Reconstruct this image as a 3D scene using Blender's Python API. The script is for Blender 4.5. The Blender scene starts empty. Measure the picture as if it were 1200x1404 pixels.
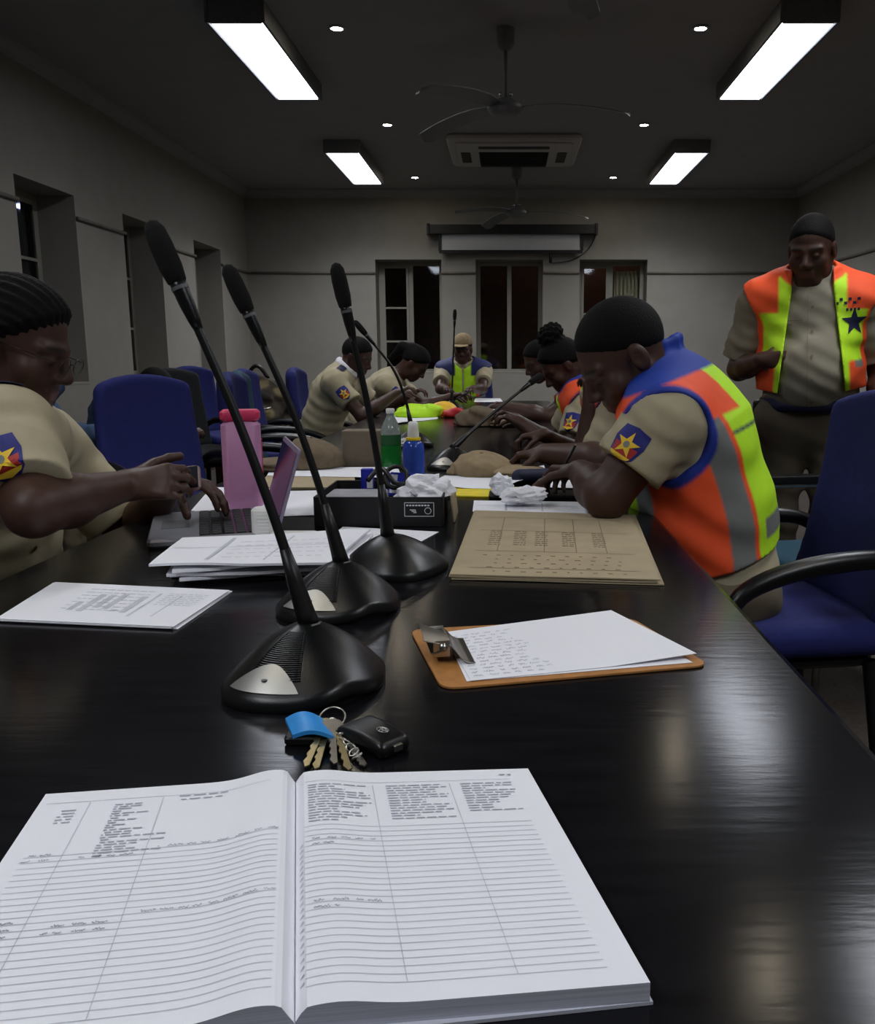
import bpy, bmesh, math, random
import numpy as np
from mathutils import Vector, Matrix
from mathutils.bvhtree import BVHTree

random.seed(7)
C = bpy.context.scene.collection
PI = math.pi

# ---------------------------------------------------------------- camera, world, exposure
CAM_Z = 1.13
PITCH = math.radians(10.11)
VPX, FPX = 697.0, 1200.0
cam = bpy.data.cameras.new('camera')
cam.sensor_fit = 'HORIZONTAL'
cam.sensor_width = 36.0
cam.lens = 36.0 * FPX / 1200.0
cam.shift_x = (600.0 - VPX) / 1200.0
cam.clip_start = 0.02
cam_o = bpy.data.objects.new('camera', cam)
C.objects.link(cam_o)
cam_o.location = (0, 0, CAM_Z)
cam_o.rotation_euler = (PI / 2 - PITCH, 0, 0)
bpy.context.scene.camera = cam_o

world = bpy.data.worlds.new('night')
bpy.context.scene.world = world
world.use_nodes = True
world.node_tree.nodes['Background'].inputs[0].default_value = (0.25, 0.3, 0.45, 1)
world.node_tree.nodes['Background'].inputs[1].default_value = 0.006

vs = bpy.context.scene.view_settings
vs.view_transform = 'Standard'
vs.look = 'None'
vs.gamma = 1.0
vs.use_curve_mapping = False
vs.exposure = 0.0
bpy.context.scene.cycles.max_bounces = 8
bpy.context.scene.cycles.use_denoising = True

LAMP = 7.0          # radiance of the fluorescent diffusers seen from the side
LAMP_W = (30.0, 32.0, 8.0, 16.0, 8.0, 14.0, 17.0, 22.0)   # watt of each fluorescent, far pair first; the left-hand tubes are weaker
LAMP_SPREAD = 138   # degrees: the prismatic covers throw little light sideways
SPOT = 150.0          # radiance of the small downlights
SPOT_W = 8.0        # watt of each downlight's beam


# ---------------------------------------------------------------- small helpers
def ray(px, py):
    v = (702.0 - py) / FPX
    return ((px - VPX) / FPX, math.cos(PITCH) + v * math.sin(PITCH), v * math.cos(PITCH) - math.sin(PITCH))


def T(px, py, z):
    """the point of the level plane z that lies along a sight line"""
    r = ray(px, py)
    t = (z - CAM_Z) / r[2]
    return Vector((r[0] * t, r[1] * t, z))


def D(px, py, d):
    r = ray(px, py)
    t = d / r[1]
    return Vector((r[0] * t, d, CAM_Z + r[2] * t))


def lin(c):
    """sRGB 0-255 to linear"""
    return tuple((x / 255 / 12.92) if x / 255 <= 0.04045 else ((x / 255 + 0.055) / 1.055) ** 2.4 for x in c)


MATS = {}


def mat(name, col, rough=0.6, metal=0.0, noise=0.12, scale=30.0, bump=0.0, bscale=80.0, emit=0.0, coat=0.0,
        trans=0.0, stretch=None, spec=0.5, attr=None, sheen=0.0, alpha=1.0, ior=1.45):
    """procedural material: colour broken up by noise, optional bump; attr takes pigment from a mesh attribute"""
    m = bpy.data.materials.new(name)
    m.use_nodes = True
    nt = m.node_tree
    N, L = nt.nodes, nt.links
    p = N['Principled BSDF']
    p.inputs['Roughness'].default_value = rough
    p.inputs['Metallic'].default_value = metal
    p.inputs['Specular IOR Level'].default_value = spec
    p.inputs['Coat Weight'].default_value = coat
    p.inputs['Transmission Weight'].default_value = trans
    p.inputs['Alpha'].default_value = alpha
    p.inputs['IOR'].default_value = ior
    p.inputs['Sheen Weight'].default_value = sheen
    c = lin(col)
    tc = N.new('ShaderNodeTexCoord')
    mp = N.new('ShaderNodeMapping')
    L.new(tc.outputs['Object'], mp.inputs[0])
    if stretch:
        mp.inputs['Scale'].default_value = stretch
    nz = N.new('ShaderNodeTexNoise')
    nz.inputs['Scale'].default_value = scale
    nz.inputs['Detail'].default_value = 4
    L.new(mp.outputs[0], nz.inputs['Vector'])
    mr = N.new('ShaderNodeMapRange')
    mr.inputs['To Min'].default_value = 1 - noise
    mr.inputs['To Max'].default_value = 1 + noise
    mr.inputs['From Min'].default_value = 0.3
    mr.inputs['From Max'].default_value = 0.7
    L.new(nz.outputs['Fac'], mr.inputs['Value'])
    mul = N.new('ShaderNodeVectorMath')
    mul.operation = 'MULTIPLY'
    if attr:
        at = N.new('ShaderNodeAttribute')
        at.attribute_name = attr
        L.new(at.outputs['Color'], mul.inputs[0])
    else:
        mul.inputs[0].default_value = c
    L.new(mr.outputs[0], mul.inputs[1])
    L.new(mul.outputs[0], p.inputs['Base Color'])
    if bump:
        nb = N.new('ShaderNodeTexNoise')
        nb.inputs['Scale'].default_value = bscale
        nb.inputs['Detail'].default_value = 5
        L.new(mp.outputs[0], nb.inputs['Vector'])
        b = N.new('ShaderNodeBump')
        b.inputs['Strength'].default_value = bump
        b.inputs['Distance'].default_value = 0.004
        L.new(nb.outputs['Fac'], b.inputs['Height'])
        L.new(b.outputs[0], p.inputs['Normal'])
    if emit:
        p.inputs['Emission Color'].default_value = (*c, 1)
        p.inputs['Emission Strength'].default_value = emit
    MATS[name] = m
    return m


class MB:
    """collects shapes; build() links them as ONE mesh object"""

    def __init__(s):
        s.v, s.f, s.m = [], [], []

    def add(s, verts, faces, mi=0):
        o = len(s.v)
        s.v += [tuple(v) for v in verts]
        s.f += [tuple(i + o for i in f) for f in faces]
        s.m += [mi] * len(faces)
        return s

    def box(s, c, d, rot=None, mi=0, taper=1.0):
        hx, hy, hz = d[0] / 2, d[1] / 2, d[2] / 2
        vs_ = []
        for z in (-1, 1):
            k = taper if z > 0 else 1
            for x, y in ((-1, -1), (1, -1), (1, 1), (-1, 1)):
                p = Vector((x * hx * k, y * hy * k, z * hz))
                if rot is not None:
                    p = rot @ p
                vs_.append(p + Vector(c))
        s.add(vs_, [(3, 2, 1, 0), (4, 5, 6, 7), (0, 1, 5, 4), (1, 2, 6, 5), (2, 3, 7, 6), (3, 0, 4, 7)], mi)
        return s

    def rbox(s, c, d, r=0.01, rot=None, mi=0, n=3):
        """box with rounded vertical edges and softened rims"""
        hx, hy = d[0] / 2, d[1] / 2
        pts = []
        for cx, cy, a0 in ((hx - r, hy - r, 0), (-hx + r, hy - r, 90), (-hx + r, -hy + r, 180), (hx - r, -hy + r, 270)):
            for k in range(n + 1):
                a = math.radians(a0 + 90 * k / n)
                pts.append((cx + r * math.cos(a), cy + r * math.sin(a)))
        e = min(r * 0.4, d[2] * 0.3)
        rings = [(-d[2] / 2, 1 - e / max(hx, hy)), (-d[2] / 2 + e, 1), (d[2] / 2 - e, 1), (d[2] / 2, 1 - e / max(hx, hy))]
        V = []
        for z, k in rings:
            for x, y in pts:
                p = Vector((x * k, y * k, z))
                if rot is not None:
                    p = rot @ p
                V.append(p + Vector(c))
        m = len(pts)
        F = [tuple(range(m - 1, -1, -1)), tuple(range(3 * m, 4 * m))]
        for q in range(3):
            for i in range(m):
                j = (i + 1) % m
                F.append((q * m + i, q * m + j, (q + 1) * m + j, (q + 1) * m + i))
        s.add(V, F, mi)
        return s

    def prism(s, pts, z0, z1, mi=0):
        n = len(pts)
        V = [(x, y, z0) for x, y in pts] + [(x, y, z1) for x, y in pts]
        F = [tuple(range(n - 1, -1, -1)), tuple(range(n, 2 * n))]
        F += [(i, (i + 1) % n, n + (i + 1) % n, n + i) for i in range(n)]
        s.add(V, F, mi)
        return s

    def tube(s, path, rad, n=10, mi=0, flat=None, cap=True):
        path = [Vector(p) for p in path]
        if not isinstance(rad, (list, tuple)):
            rad = [rad] * len(path)
        V, F = [], []
        up = Vector((0, 0, 1))
        t0 = (path[1] - path[0]).normalized()
        if abs(t0.dot(up)) > 0.95:
            up = Vector((0, 1, 0))
        x = t0.cross(up).normalized()
        for i, p in enumerate(path):
            t = (path[min(i + 1, len(path) - 1)] - path[max(i - 1, 0)]).normalized()
            x = (x - t * x.dot(t)).normalized()
            y = t.cross(x)
            for k in range(n):
                a = 2 * PI * k / n
                V.append(p + (x * math.cos(a) + y * math.sin(a) * (flat or 1)) * rad[i])
        for i in range(len(path) - 1):
            for k in range(n):
                j = (k + 1) % n
                F.append((i * n + k, i * n + j, (i + 1) * n + j, (i + 1) * n + k))
        if cap:
            F.append(tuple(range(n - 1, -1, -1)))
            F.append(tuple(range((len(path) - 1) * n, len(path) * n)))
        s.add(V, F, mi)
        return s

    def lathe(s, prof, c=(0, 0, 0), n=24, mi=0, rot=None):
        V, F = [], []
        for r, z in prof:
            for k in range(n):
                a = 2 * PI * k / n
                p = Vector((r * math.cos(a), r * math.sin(a), z))
                if rot is not None:
                    p = rot @ p
                V.append(p + Vector(c))
        for i in range(len(prof) - 1):
            for k in range(n):
                j = (k + 1) % n
                F.append((i * n + k, i * n + j, (i + 1) * n + j, (i + 1) * n + k))
        F.append(tuple(range(n - 1, -1, -1)))
        F.append(tuple(range((len(prof) - 1) * n, len(prof) * n)))
        s.add(V, F, mi)
        return s

    def grid(s, fn, nu, nv, mi=0):
        """open surface fn(u, v)"""
        V = [fn(i / nu, j / nv) for j in range(nv + 1) for i in range(nu + 1)]
        F = [(j * (nu + 1) + i, j * (nu + 1) + i + 1, (j + 1) * (nu + 1) + i + 1, (j + 1) * (nu + 1) + i)
             for j in range(nv) for i in range(nu)]
        s.add(V, F, mi)
        return s

    def sheet(s, fn, th, nu, nv, mi=0, mside=None):
        """a sheet with thickness: fn gives the top surface"""
        top = [Vector(fn(i / nu, j / nv)) for j in range(nv + 1) for i in range(nu + 1)]
        k = len(top)
        V = top + [p - Vector((0, 0, th)) for p in top]
        W = nu + 1
        ft = [(j * W + i, j * W + i + 1, (j + 1) * W + i + 1, (j + 1) * W + i) for j in range(nv) for i in range(nu)]
        s.add(V, ft + [tuple(k + q for q in reversed(f)) for f in ft], mi)
        o = len(s.v) - len(V)
        rim = [i for i in range(W)] + [j * W + nu for j in range(1, nv + 1)] + \
              [nv * W + i for i in range(nu - 1, -1, -1)] + [j * W for j in range(nv - 1, 0, -1)]
        for a in range(len(rim)):
            b = (a + 1) % len(rim)
            s.f.append((o + rim[a], o + k + rim[a], o + k + rim[b], o + rim[b]))
            s.m.append(mi if mside is None else mside)
        return s

    def build(s, name, mats, parent=None, smooth=False, bevel=0.0, auto=None, world_parent=True):
        me = bpy.data.meshes.new(name)
        me.from_pydata(s.v, [], s.f)
        if not isinstance(mats, (list, tuple)):
            mats = [mats]
        for m in mats:
            me.materials.append(m)
        me.polygons.foreach_set('material_index', s.m)
        bm = bmesh.new()
        bm.from_mesh(me)
        bmesh.ops.recalc_face_normals(bm, faces=bm.faces)
        bm.to_mesh(me)
        bm.free()
        if smooth:
            me.polygons.foreach_set('use_smooth', [True] * len(me.polygons))
            if auto:
                me.set_sharp_from_angle(angle=math.radians(auto))
        o = bpy.data.objects.new(name, me)
        C.objects.link(o)
        attach(o, parent)
        if bevel:
            b = o.modifiers.new('bevel', 'BEVEL')
            b.width = bevel
            b.segments = 2
            b.limit_method = 'ANGLE'
            b.angle_limit = math.radians(40)
        return o


def wmat(o):
    m = Matrix.LocRotScale(o.location, o.rotation_euler, o.scale)
    if o.parent:
        m = wmat(o.parent) @ o.matrix_parent_inverse @ m
    return m


def attach(o, parent):
    """child whose mesh is given in the world's coordinates"""
    if parent is not None:
        o.parent = parent
        o.matrix_parent_inverse = wmat(parent).inverted()


def thing(name, label, cat, loc=(0, 0, 0), group=None):
    o = bpy.data.objects.new(name, None)
    C.objects.link(o)
    o.location = loc
    o.empty_display_size = 0.05
    return tag(o, label, cat, group)


def tag(o, label, cat, group=None):
    o['label'] = label
    o['category'] = cat
    if group:
        o['group'] = group
    return o


def struct(o):
    o['kind'] = 'structure'
    return o


def kids(o):
    return [c for c in C.objects if c.parent == o]


def copy_tree(o, loc=None, rotz=None, label=None, group=None, parent=None):
    c = o.copy()
    C.objects.link(c)
    if parent is not None:
        c.parent = parent
        c.matrix_parent_inverse = o.matrix_parent_inverse.copy()
    for ch in kids(o):
        copy_tree(ch, parent=c)
    if loc is not None:
        c.location = loc
    if rotz is not None:
        c.rotation_euler = (0, 0, rotz)
    if label:
        c['label'] = label
    if group:
        c['group'] = group
    return c


# ---------------------------------------------------------------- implicit bodies: smooth unions turned into one skin
class Sdf:
    def __init__(s, lo, hi, h):
        s.lo = np.array(lo, np.float32)
        s.h = h
        s.n = np.ceil((np.array(hi) - np.array(lo)) / h).astype(int) + 1
        s.f = np.full(s.n, 0.5, np.float32)

    def region(s, lo, hi, pad):
        a = np.clip(np.floor((np.array(lo) - pad - s.lo) / s.h).astype(int), 0, s.n - 1)
        b = np.clip(np.ceil((np.array(hi) + pad - s.lo) / s.h).astype(int) + 1, 1, s.n)
        if np.any(b <= a):
            return None
        sl = tuple(slice(int(x), int(y)) for x, y in zip(a, b))
        X, Y, Z = np.ogrid[sl]
        return sl, ((X * s.h + s.lo[0]).astype(np.float32), (Y * s.h + s.lo[1]).astype(np.float32),
                    (Z * s.h + s.lo[2]).astype(np.float32))

    def put(s, lo, hi, fn, k=0.02, op='add', pad=0.05):
        r = s.region(lo, hi, pad + k)
        if r is None:
            return
        sl, P = r
        d = fn(*P)
        f = s.f[sl]
        if op == 'add':
            hh = np.clip(0.5 + 0.5 * (f - d) / k, 0, 1)
            s.f[sl] = f + (d - f) * hh - k * hh * (1 - hh)
        elif op == 'cut':
            hh = np.clip(0.5 - 0.5 * (f + d) / k, 0, 1)
            s.f[sl] = f + (-d - f) * hh + k * hh * (1 - hh)
        elif op == 'keep':
            s.f[sl] = np.maximum(f, d)

    def cap(s, a, b, ra, rb=None, k=0.02, flat=None, op='add', warp=None):
        """tapered capsule; flat = (axis, ratio) squashes it along an axis"""
        rb = ra if rb is None else rb
        a = np.array(a, np.float32)
        b = np.array(b, np.float32)
        R = max(ra, rb)
        ab = b - a
        L2 = float(ab @ ab) + 1e-9

        def fn(X, Y, Z):
            x, y, z = X - a[0], Y - a[1], Z - a[2]
            t = np.clip((x * ab[0] + y * ab[1] + z * ab[2]) / L2, 0, 1)
            x, y, z = x - t * ab[0], y - t * ab[1], z - t * ab[2]
            r = ra + (rb - ra) * t
            if flat:
                n, q = flat
                vn = (x * n[0] + y * n[1] + z * n[2]) * (1 / q - 1)
                x, y, z = x + n[0] * vn, y + n[1] * vn, z + n[2] * vn
                d = (np.sqrt(x * x + y * y + z * z) - r) * (0.5 + 0.5 * q)
            else:
                d = np.sqrt(x * x + y * y + z * z) - r
            if warp:
                d = d + warp(X, Y, Z)
            return d
        s.put(np.minimum(a, b) - R, np.maximum(a, b) + R, fn, k, op)

    def ell(s, c, rad, M=None, k=0.02, op='add', warp=None):
        """ellipsoid; columns of M are its axes"""
        c = np.array(c, np.float32)
        M = np.eye(3) if M is None else np.array(M)
        R = max(rad)

        def fn(X, Y, Z):
            x, y, z = X - c[0], Y - c[1], Z - c[2]
            q = [(x * M[0, i] + y * M[1, i] + z * M[2, i]) for i in range(3)]
            k0 = np.sqrt(sum((q[i] / rad[i]) ** 2 for i in range(3)))
            k1 = np.sqrt(sum((q[i] / rad[i] ** 2) ** 2 for i in range(3))) + 1e-6
            d = k0 * (k0 - 1) / k1
            if warp:
                d = d + warp(X, Y, Z)
            return d
        s.put(c - R, c + R, fn, k, op)

    def rbox(s, c, half, r, M=None, k=0.01, op='add', bend=None):
        c = np.array(c, np.float32)
        M = np.eye(3) if M is None else np.array(M)
        R = float(np.linalg.norm(half)) + r

        def fn(X, Y, Z):
            x, y, z = X - c[0], Y - c[1], Z - c[2]
            q = [(x * M[0, i] + y * M[1, i] + z * M[2, i]) for i in range(3)]
            if bend:
                q = bend(q)
            q = [np.abs(q[i]) - (half[i] - r) for i in range(3)]
            out = np.sqrt(sum(np.maximum(a, 0) ** 2 for a in q))
            return out + np.minimum(np.maximum(np.maximum(q[0], q[1]), q[2]), 0) - r
        s.put(c - R, c + R, fn, k, op)

    def keep(s, fn):
        """intersect everything with fn<0"""
        X, Y, Z = np.ogrid[0:s.n[0], 0:s.n[1], 0:s.n[2]]
        P = [(a * s.h + s.lo[i]).astype(np.float32) for i, a in enumerate((X, Y, Z))]
        s.f = np.maximum(s.f, fn(*P)).astype(np.float32)

    def net(s):
        f, h = s.f, s.h
        f[0], f[-1] = 0.5, 0.5
        f[:, 0], f[:, -1] = 0.5, 0.5
        f[:, :, 0], f[:, :, -1] = 0.5, 0.5
        ins = f < 0
        nx, ny, nz = (int(q) - 1 for q in s.n)
        cnt = np.zeros((nx, ny, nz), np.uint8)
        for dx in (0, 1):
            for dy in (0, 1):
                for dz in (0, 1):
                    cnt += ins[dx:dx + nx, dy:dy + ny, dz:dz + nz]
        act = np.argwhere((cnt > 0) & (cnt < 8))
        vid = np.full((nx, ny, nz), -1, np.int32)
        vid[act[:, 0], act[:, 1], act[:, 2]] = np.arange(len(act))
        acc = np.zeros((len(act), 3))
        num = np.zeros(len(act))
        corners = [np.array(q) for q in np.ndindex(2, 2, 2)]
        for i in range(8):
            for ax in range(3):
                if corners[i][ax] == 0:
                    p, q = corners[i], corners[i].copy()
                    q[ax] = 1
                    A, B = act + p, act + q
                    fa = f[A[:, 0], A[:, 1], A[:, 2]]
                    fb = f[B[:, 0], B[:, 1], B[:, 2]]
                    cr = (fa < 0) != (fb < 0)
                    t = np.where(cr, fa / np.where(cr, fa - fb, 1), 0)
                    pos = A + 0.0
                    pos[:, ax] += t
                    acc += pos * cr[:, None]
                    num += cr
        V = acc / np.maximum(num, 1)[:, None] * h + s.lo
        F = []
        for ax in range(3):
            o1, o2 = (ax + 1) % 3, (ax + 2) % 3
            sl0 = [slice(1, -1)] * 3
            sl0[ax] = slice(0, -1)
            sl1 = list(sl0)
            sl1[ax] = slice(1, None)
            a, b = ins[tuple(sl0)], ins[tuple(sl1)]
            E = np.argwhere(a != b)
            sgn = a[E[:, 0], E[:, 1], E[:, 2]]
            off = np.array([1, 1, 1])
            off[ax] = 0
            E = E + off
            e1, e2 = np.zeros(3, int), np.zeros(3, int)
            e1[o1], e2[o2] = 1, 1
            q = [E - e1 - e2, E - e2, E, E - e1]
            ids = np.stack([vid[c[:, 0], c[:, 1], c[:, 2]] for c in q], 1)
            ids[~sgn] = ids[~sgn][:, ::-1]
            F.append(ids[(ids >= 0).all(1)])
        return V, np.concatenate(F)

    def build(s, name, m, parent=None, paint=None, smooth=1):
        V, F = s.net()
        me = bpy.data.meshes.new(name)
        me.vertices.add(len(V))
        # one relaxing pass takes the grid's steps off
        for _ in range(smooth):
            ed = np.concatenate([F[:, [0, 1]], F[:, [1, 2]], F[:, [2, 3]], F[:, [3, 0]]])
            sm = np.zeros_like(V)
            ct = np.zeros(len(V))
            np.add.at(sm, ed[:, 0], V[ed[:, 1]])
            np.add.at(ct, ed[:, 0], 1)
            V = 0.5 * V + 0.5 * sm / np.maximum(ct, 1)[:, None]
        me.vertices.foreach_set('co', V.astype(np.float32).ravel())
        me.loops.add(F.size)
        me.loops.foreach_set('vertex_index', F.astype(np.int32).ravel())
        me.polygons.add(len(F))
        me.polygons.foreach_set('loop_start', np.arange(0, F.size, 4, dtype=np.int32))
        me.polygons.foreach_set('loop_total', np.full(len(F), 4, np.int32))
        me.polygons.foreach_set('use_smooth', np.ones(len(F), bool))
        me.update()
        me.validate()
        me.materials.append(m)
        if paint is not None:
            col = np.ones((len(V), 4), np.float32)
            # average over the neighbourhood of each point, so that seams between colours are not stepped
            js = [(0, 0, 0)] + [(a * .55, b * .55, c_ * .55) for a in (-1, 1) for b in (-1, 1) for c_ in (-1, 1)]
            col[:, :3] = sum(paint(V + np.array(j) * s.h) for j in js) / len(js)
            at = me.color_attributes.new('pigment', 'FLOAT_COLOR', 'POINT')
            at.data.foreach_set('color', col.ravel())
        o = bpy.data.objects.new(name, me)
        C.objects.link(o)
        attach(o, parent)
        return o


def bvh_of(o):
    me = o.data
    M = wmat(o)
    return BVHTree.FromPolygons([M @ v.co for v in me.vertices], [tuple(p.vertices) for p in me.polygons])


def drape(name, bvh, origin, nrm, up, layers, mats, parent, lift=0.0015, cell=0.004, reach=0.15, side=None):
    """lay flat outlines (list of (polygon in metres, material index)) onto a surface"""
    nrm = Vector(nrm).normalized()
    up = Vector(up)
    up = (up - nrm * up.dot(nrm)).normalized()
    sx = up.cross(nrm)
    V, F, MI = [], [], []
    for li, (poly, mi) in enumerate(layers):
        bm = bmesh.new()
        bm.faces.new([bm.verts.new((x, y, 0)) for x, y in poly])
        bmesh.ops.triangulate(bm, faces=bm.faces[:])
        for _ in range(7):
            long = [e for e in bm.edges if e.calc_length() > cell * 2]
            if not long:
                break
            bmesh.ops.subdivide_edges(bm, edges=long, cuts=1)
            bmesh.ops.triangulate(bm, faces=bm.faces[:])
        bm.verts.index_update()
        base = len(V)
        for v in bm.verts:
            p = Vector(origin) + sx * v.co.x + up * v.co.y
            hit = bvh.ray_cast(p + nrm * reach, -nrm, reach * 2.5)
            if hit[0] is None:
                h2 = bvh.find_nearest(p)
                q = h2[0] if h2[0] else p
            else:
                q = hit[0]
            V.append(q + nrm * (lift * (1 + 0.6 * li)))
        for f in bm.faces:
            F.append(tuple(base + q.index for q in f.verts))
            MI.append(mi)
        bm.free()
    me = bpy.data.meshes.new(name)
    me.from_pydata(V, [], F)
    for m in mats:
        me.materials.append(m)
    me.polygons.foreach_set('material_index', MI)
    o = bpy.data.objects.new(name, me)
    C.objects.link(o)
    attach(o, parent)
    return o


def star(r, n=5, q=0.42, a0=90, c=(0, 0)):
    return [(c[0] + (r if i % 2 == 0 else r * q) * math.cos(math.radians(a0 + 180 * i / n)),
             c[1] + (r if i % 2 == 0 else r * q) * math.sin(math.radians(a0 + 180 * i / n))) for i in range(2 * n)]


def disc(r, n=16, c=(0, 0)):
    return [(c[0] + r * math.cos(2 * PI * i / n), c[1] + r * math.sin(2 * PI * i / n)) for i in range(n)]


def rect(x0, y0, x1, y1):
    return [(x0, y0), (x1, y0), (x1, y1), (x0, y1)]
# ---------------------------------------------------------------- materials
mat('wall_paint', (138, 134, 126), .85, noise=.05, scale=6, bump=.06, bscale=120)
mat('reveal_paint', (120, 118, 108), .85, noise=.05, scale=6)
mat('ceiling_paint', (142, 142, 142), .9, noise=.04, scale=5)
mat('floor_carpet', (62, 56, 50), .95, noise=.25, scale=60, bump=.3, bscale=300)
mat('pipe', (110, 104, 96), .6)
mat('window_paint', (134, 132, 122), .55, noise=.04)
mat("glass", (225, 232, 235), .03, trans=1.0, noise=0, ior=1.45)
mat('brick_brown', (70, 44, 34), .9, noise=.3, scale=14)
mat('curtain', (196, 184, 150), .9, noise=.12, scale=20, stretch=(6, 1, 1))
mat('fixture_grey', (96, 98, 100), .5)
mat('diffuser', (236, 242, 255), .4, noise=0, emit=LAMP)
mat('spot_glow', (255, 240, 214), .4, noise=0, emit=SPOT)
mat('chrome', (200, 200, 200), .22, metal=1)
mat('fan_grey', (104, 106, 108), .45, noise=.06)
mat('ac_white', (170, 168, 162), .5, noise=.04)
mat('ac_dark', (26, 28, 28), .6)
mat('black_plastic', (16, 16, 17), .42, noise=.1)
mat('black_satin', (13, 14, 15), .33, noise=.1, scale=60, bump=.05, bscale=400)
mat('screen_cloth', (176, 178, 180), .8, noise=.03)
mat('table_black', (17, 17, 20), .17, noise=.3, scale=9, stretch=(1, 6, 1), bump=.05, bscale=14, spec=.3)
mat('skin', (90, 60, 46), .5, noise=.06, scale=20, attr='pigment')
mat('hair', (9, 8, 8), .8, noise=.2, bump=.5, bscale=220, spec=.25)
mat('uniform', (176, 166, 138), .85, noise=.06, scale=22, bump=.1, bscale=500)
mat('uniform_grey', (134, 128, 112), .85, noise=.06, scale=22, bump=.1, bscale=500)
mat('khaki', (116, 106, 86), .85, noise=.08, scale=22)
mat('khaki_dark', (88, 80, 66), .85, noise=.08, scale=22)
mat('shoe', (14, 13, 13), .4)
mat('vest', (200, 240, 50), .7, noise=.05, scale=24, attr='pigment')
mat('denim', (70, 92, 124), .85, noise=.12, scale=30)
mat('red_cloth', (150, 36, 36), .85, noise=.1)
mat('patch_blue', (24, 30, 118), .6)
mat('patch_red', (170, 36, 34), .6)
mat('patch_yellow', (236, 196, 44), .6)
mat('patch_grey', (120, 124, 116), .5)
mat('navy', (20, 24, 60), .7)
mat('gold', (214, 168, 70), .3, metal=1)
mat('chair_blue', (30, 35, 98), .9, noise=.12, scale=60, bump=.12, bscale=420)
mat('chair_teal', (40, 74, 92), .9, noise=.12, scale=60, bump=.12, bscale=420)
mat('chair_black', (24, 25, 27), .85, noise=.12, scale=60)
mat('paper', (236, 237, 243), .8, noise=.012, scale=9)
mat('paper_edge', (186, 188, 200), .85, noise=.16, scale=120, stretch=(.05, .05, 8))
mat('ink', (198, 200, 209), .8)
mat('ink_dark', (168, 170, 180), .8)
mat('kraft', (168, 153, 124), .85, noise=.06, scale=16)
mat('kraft_ink', (126, 112, 88), .85)
mat('hardboard', (172, 118, 62), .55, noise=.14, scale=60)
mat('steel', (180, 178, 172), .3, metal=1, noise=.08)
mat('brass', (196, 182, 140), .35, metal=1)

# ---------------------------------------------------------------- room shell
XL, XR, YB, YN, ZC = -3.0, 3.3, 10.4, -3.0, 2.98
W_TOP, W_SILL = 2.22, .93
LW = [(5.58, 6.33), (7.10, 7.84), (8.66, 9.45)]
BW = [(-1.53, -.77), (-.375, .40), (.82, 1.60)]
TH = .38


def wall_with_windows(name, spans, lo, hi, box):
    m = MB()
    a = lo
    for s0, s1 in spans:
        box(m, a, s0, 0, ZC)
        box(m, s0, s1, 0, W_SILL)
        box(m, s0, s1, W_TOP, ZC)
        a = s1
    box(m, a, hi, 0, ZC)
    return struct(m.build(name, MATS['wall_paint']))


wall_with_windows('wall_left', LW, YN, YB, lambda m, a, b, z0, z1: m.box((XL - TH / 2, (a + b) / 2, (z0 + z1) / 2), (TH, b - a, z1 - z0)))
wall_with_windows('wall_back', BW, XL - TH, XR + TH, lambda m, a, b, z0, z1: m.box(((a + b) / 2, YB + TH / 2, (z0 + z1) / 2), (b - a, TH, z1 - z0)))
struct(MB().box((XR + TH / 2, (YN + YB) / 2, ZC / 2), (TH, YB - YN, ZC)).build('wall_right', MATS['wall_paint']))
struct(MB().box(((XL + XR) / 2, YN - TH / 2, ZC / 2), (XR - XL + 2 * TH, TH, ZC)).build('wall_near', MATS['wall_paint']))
struct(MB().box(((XL + XR) / 2, (YN + YB) / 2, ZC + .06), (XR - XL + 2 * TH, YB - YN + 2 * TH, .12)).build('ceiling', MATS['ceiling_paint']))
struct(MB().box(((XL + XR) / 2, (YN + YB) / 2, -.05), (XR - XL + 2 * TH, YB - YN + 2 * TH, .10)).build('floor', MATS['floor_carpet']))


def cove(a, b, n, name):
    """quarter-round moulding under the ceiling; n points into the room"""
    m = MB()
    prof = [(0, 0), (0, -.085), (.012, -.085), (.02, -.06), (.055, -.022), (.085, -.012), (.085, 0)]
    V = []
    for e in (Vector(a), Vector(b)):
        V += [e + Vector(n) * p + Vector((0, 0, q)) for p, q in prof]
    k = len(prof)
    m.add(V, [(i, (i + 1) % k, k + (i + 1) % k, k + i) for i in range(k)] + [tuple(range(k)), tuple(range(2 * k - 1, k - 1, -1))])
    return struct(m.build(name, MATS['ceiling_paint']))


cove((XL, YN, ZC), (XL, YB, ZC), (1, 0, 0), 'trim_1')
cove((XL, YB, ZC), (XR, YB, ZC), (0, -1, 0), 'trim_2')
cove((XR, YN, ZC), (XR, YB, ZC), (-1, 0, 0), 'trim_3')


def skirting(name, c, d):
    return struct(MB().box(c, d).build(name, MATS['brick_brown'], bevel=.004))


skirting('baseboard_left', (XL + .012, (YN + YB) / 2, .06), (.024, YB - YN, .12))
skirting('baseboard_right', (XR - .012, (YN + YB) / 2, .06), (.024, YB - YN, .12))
skirting('baseboard_back', ((XL + XR) / 2, YB - .012, .06), (XR - XL, .024, .12))


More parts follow.
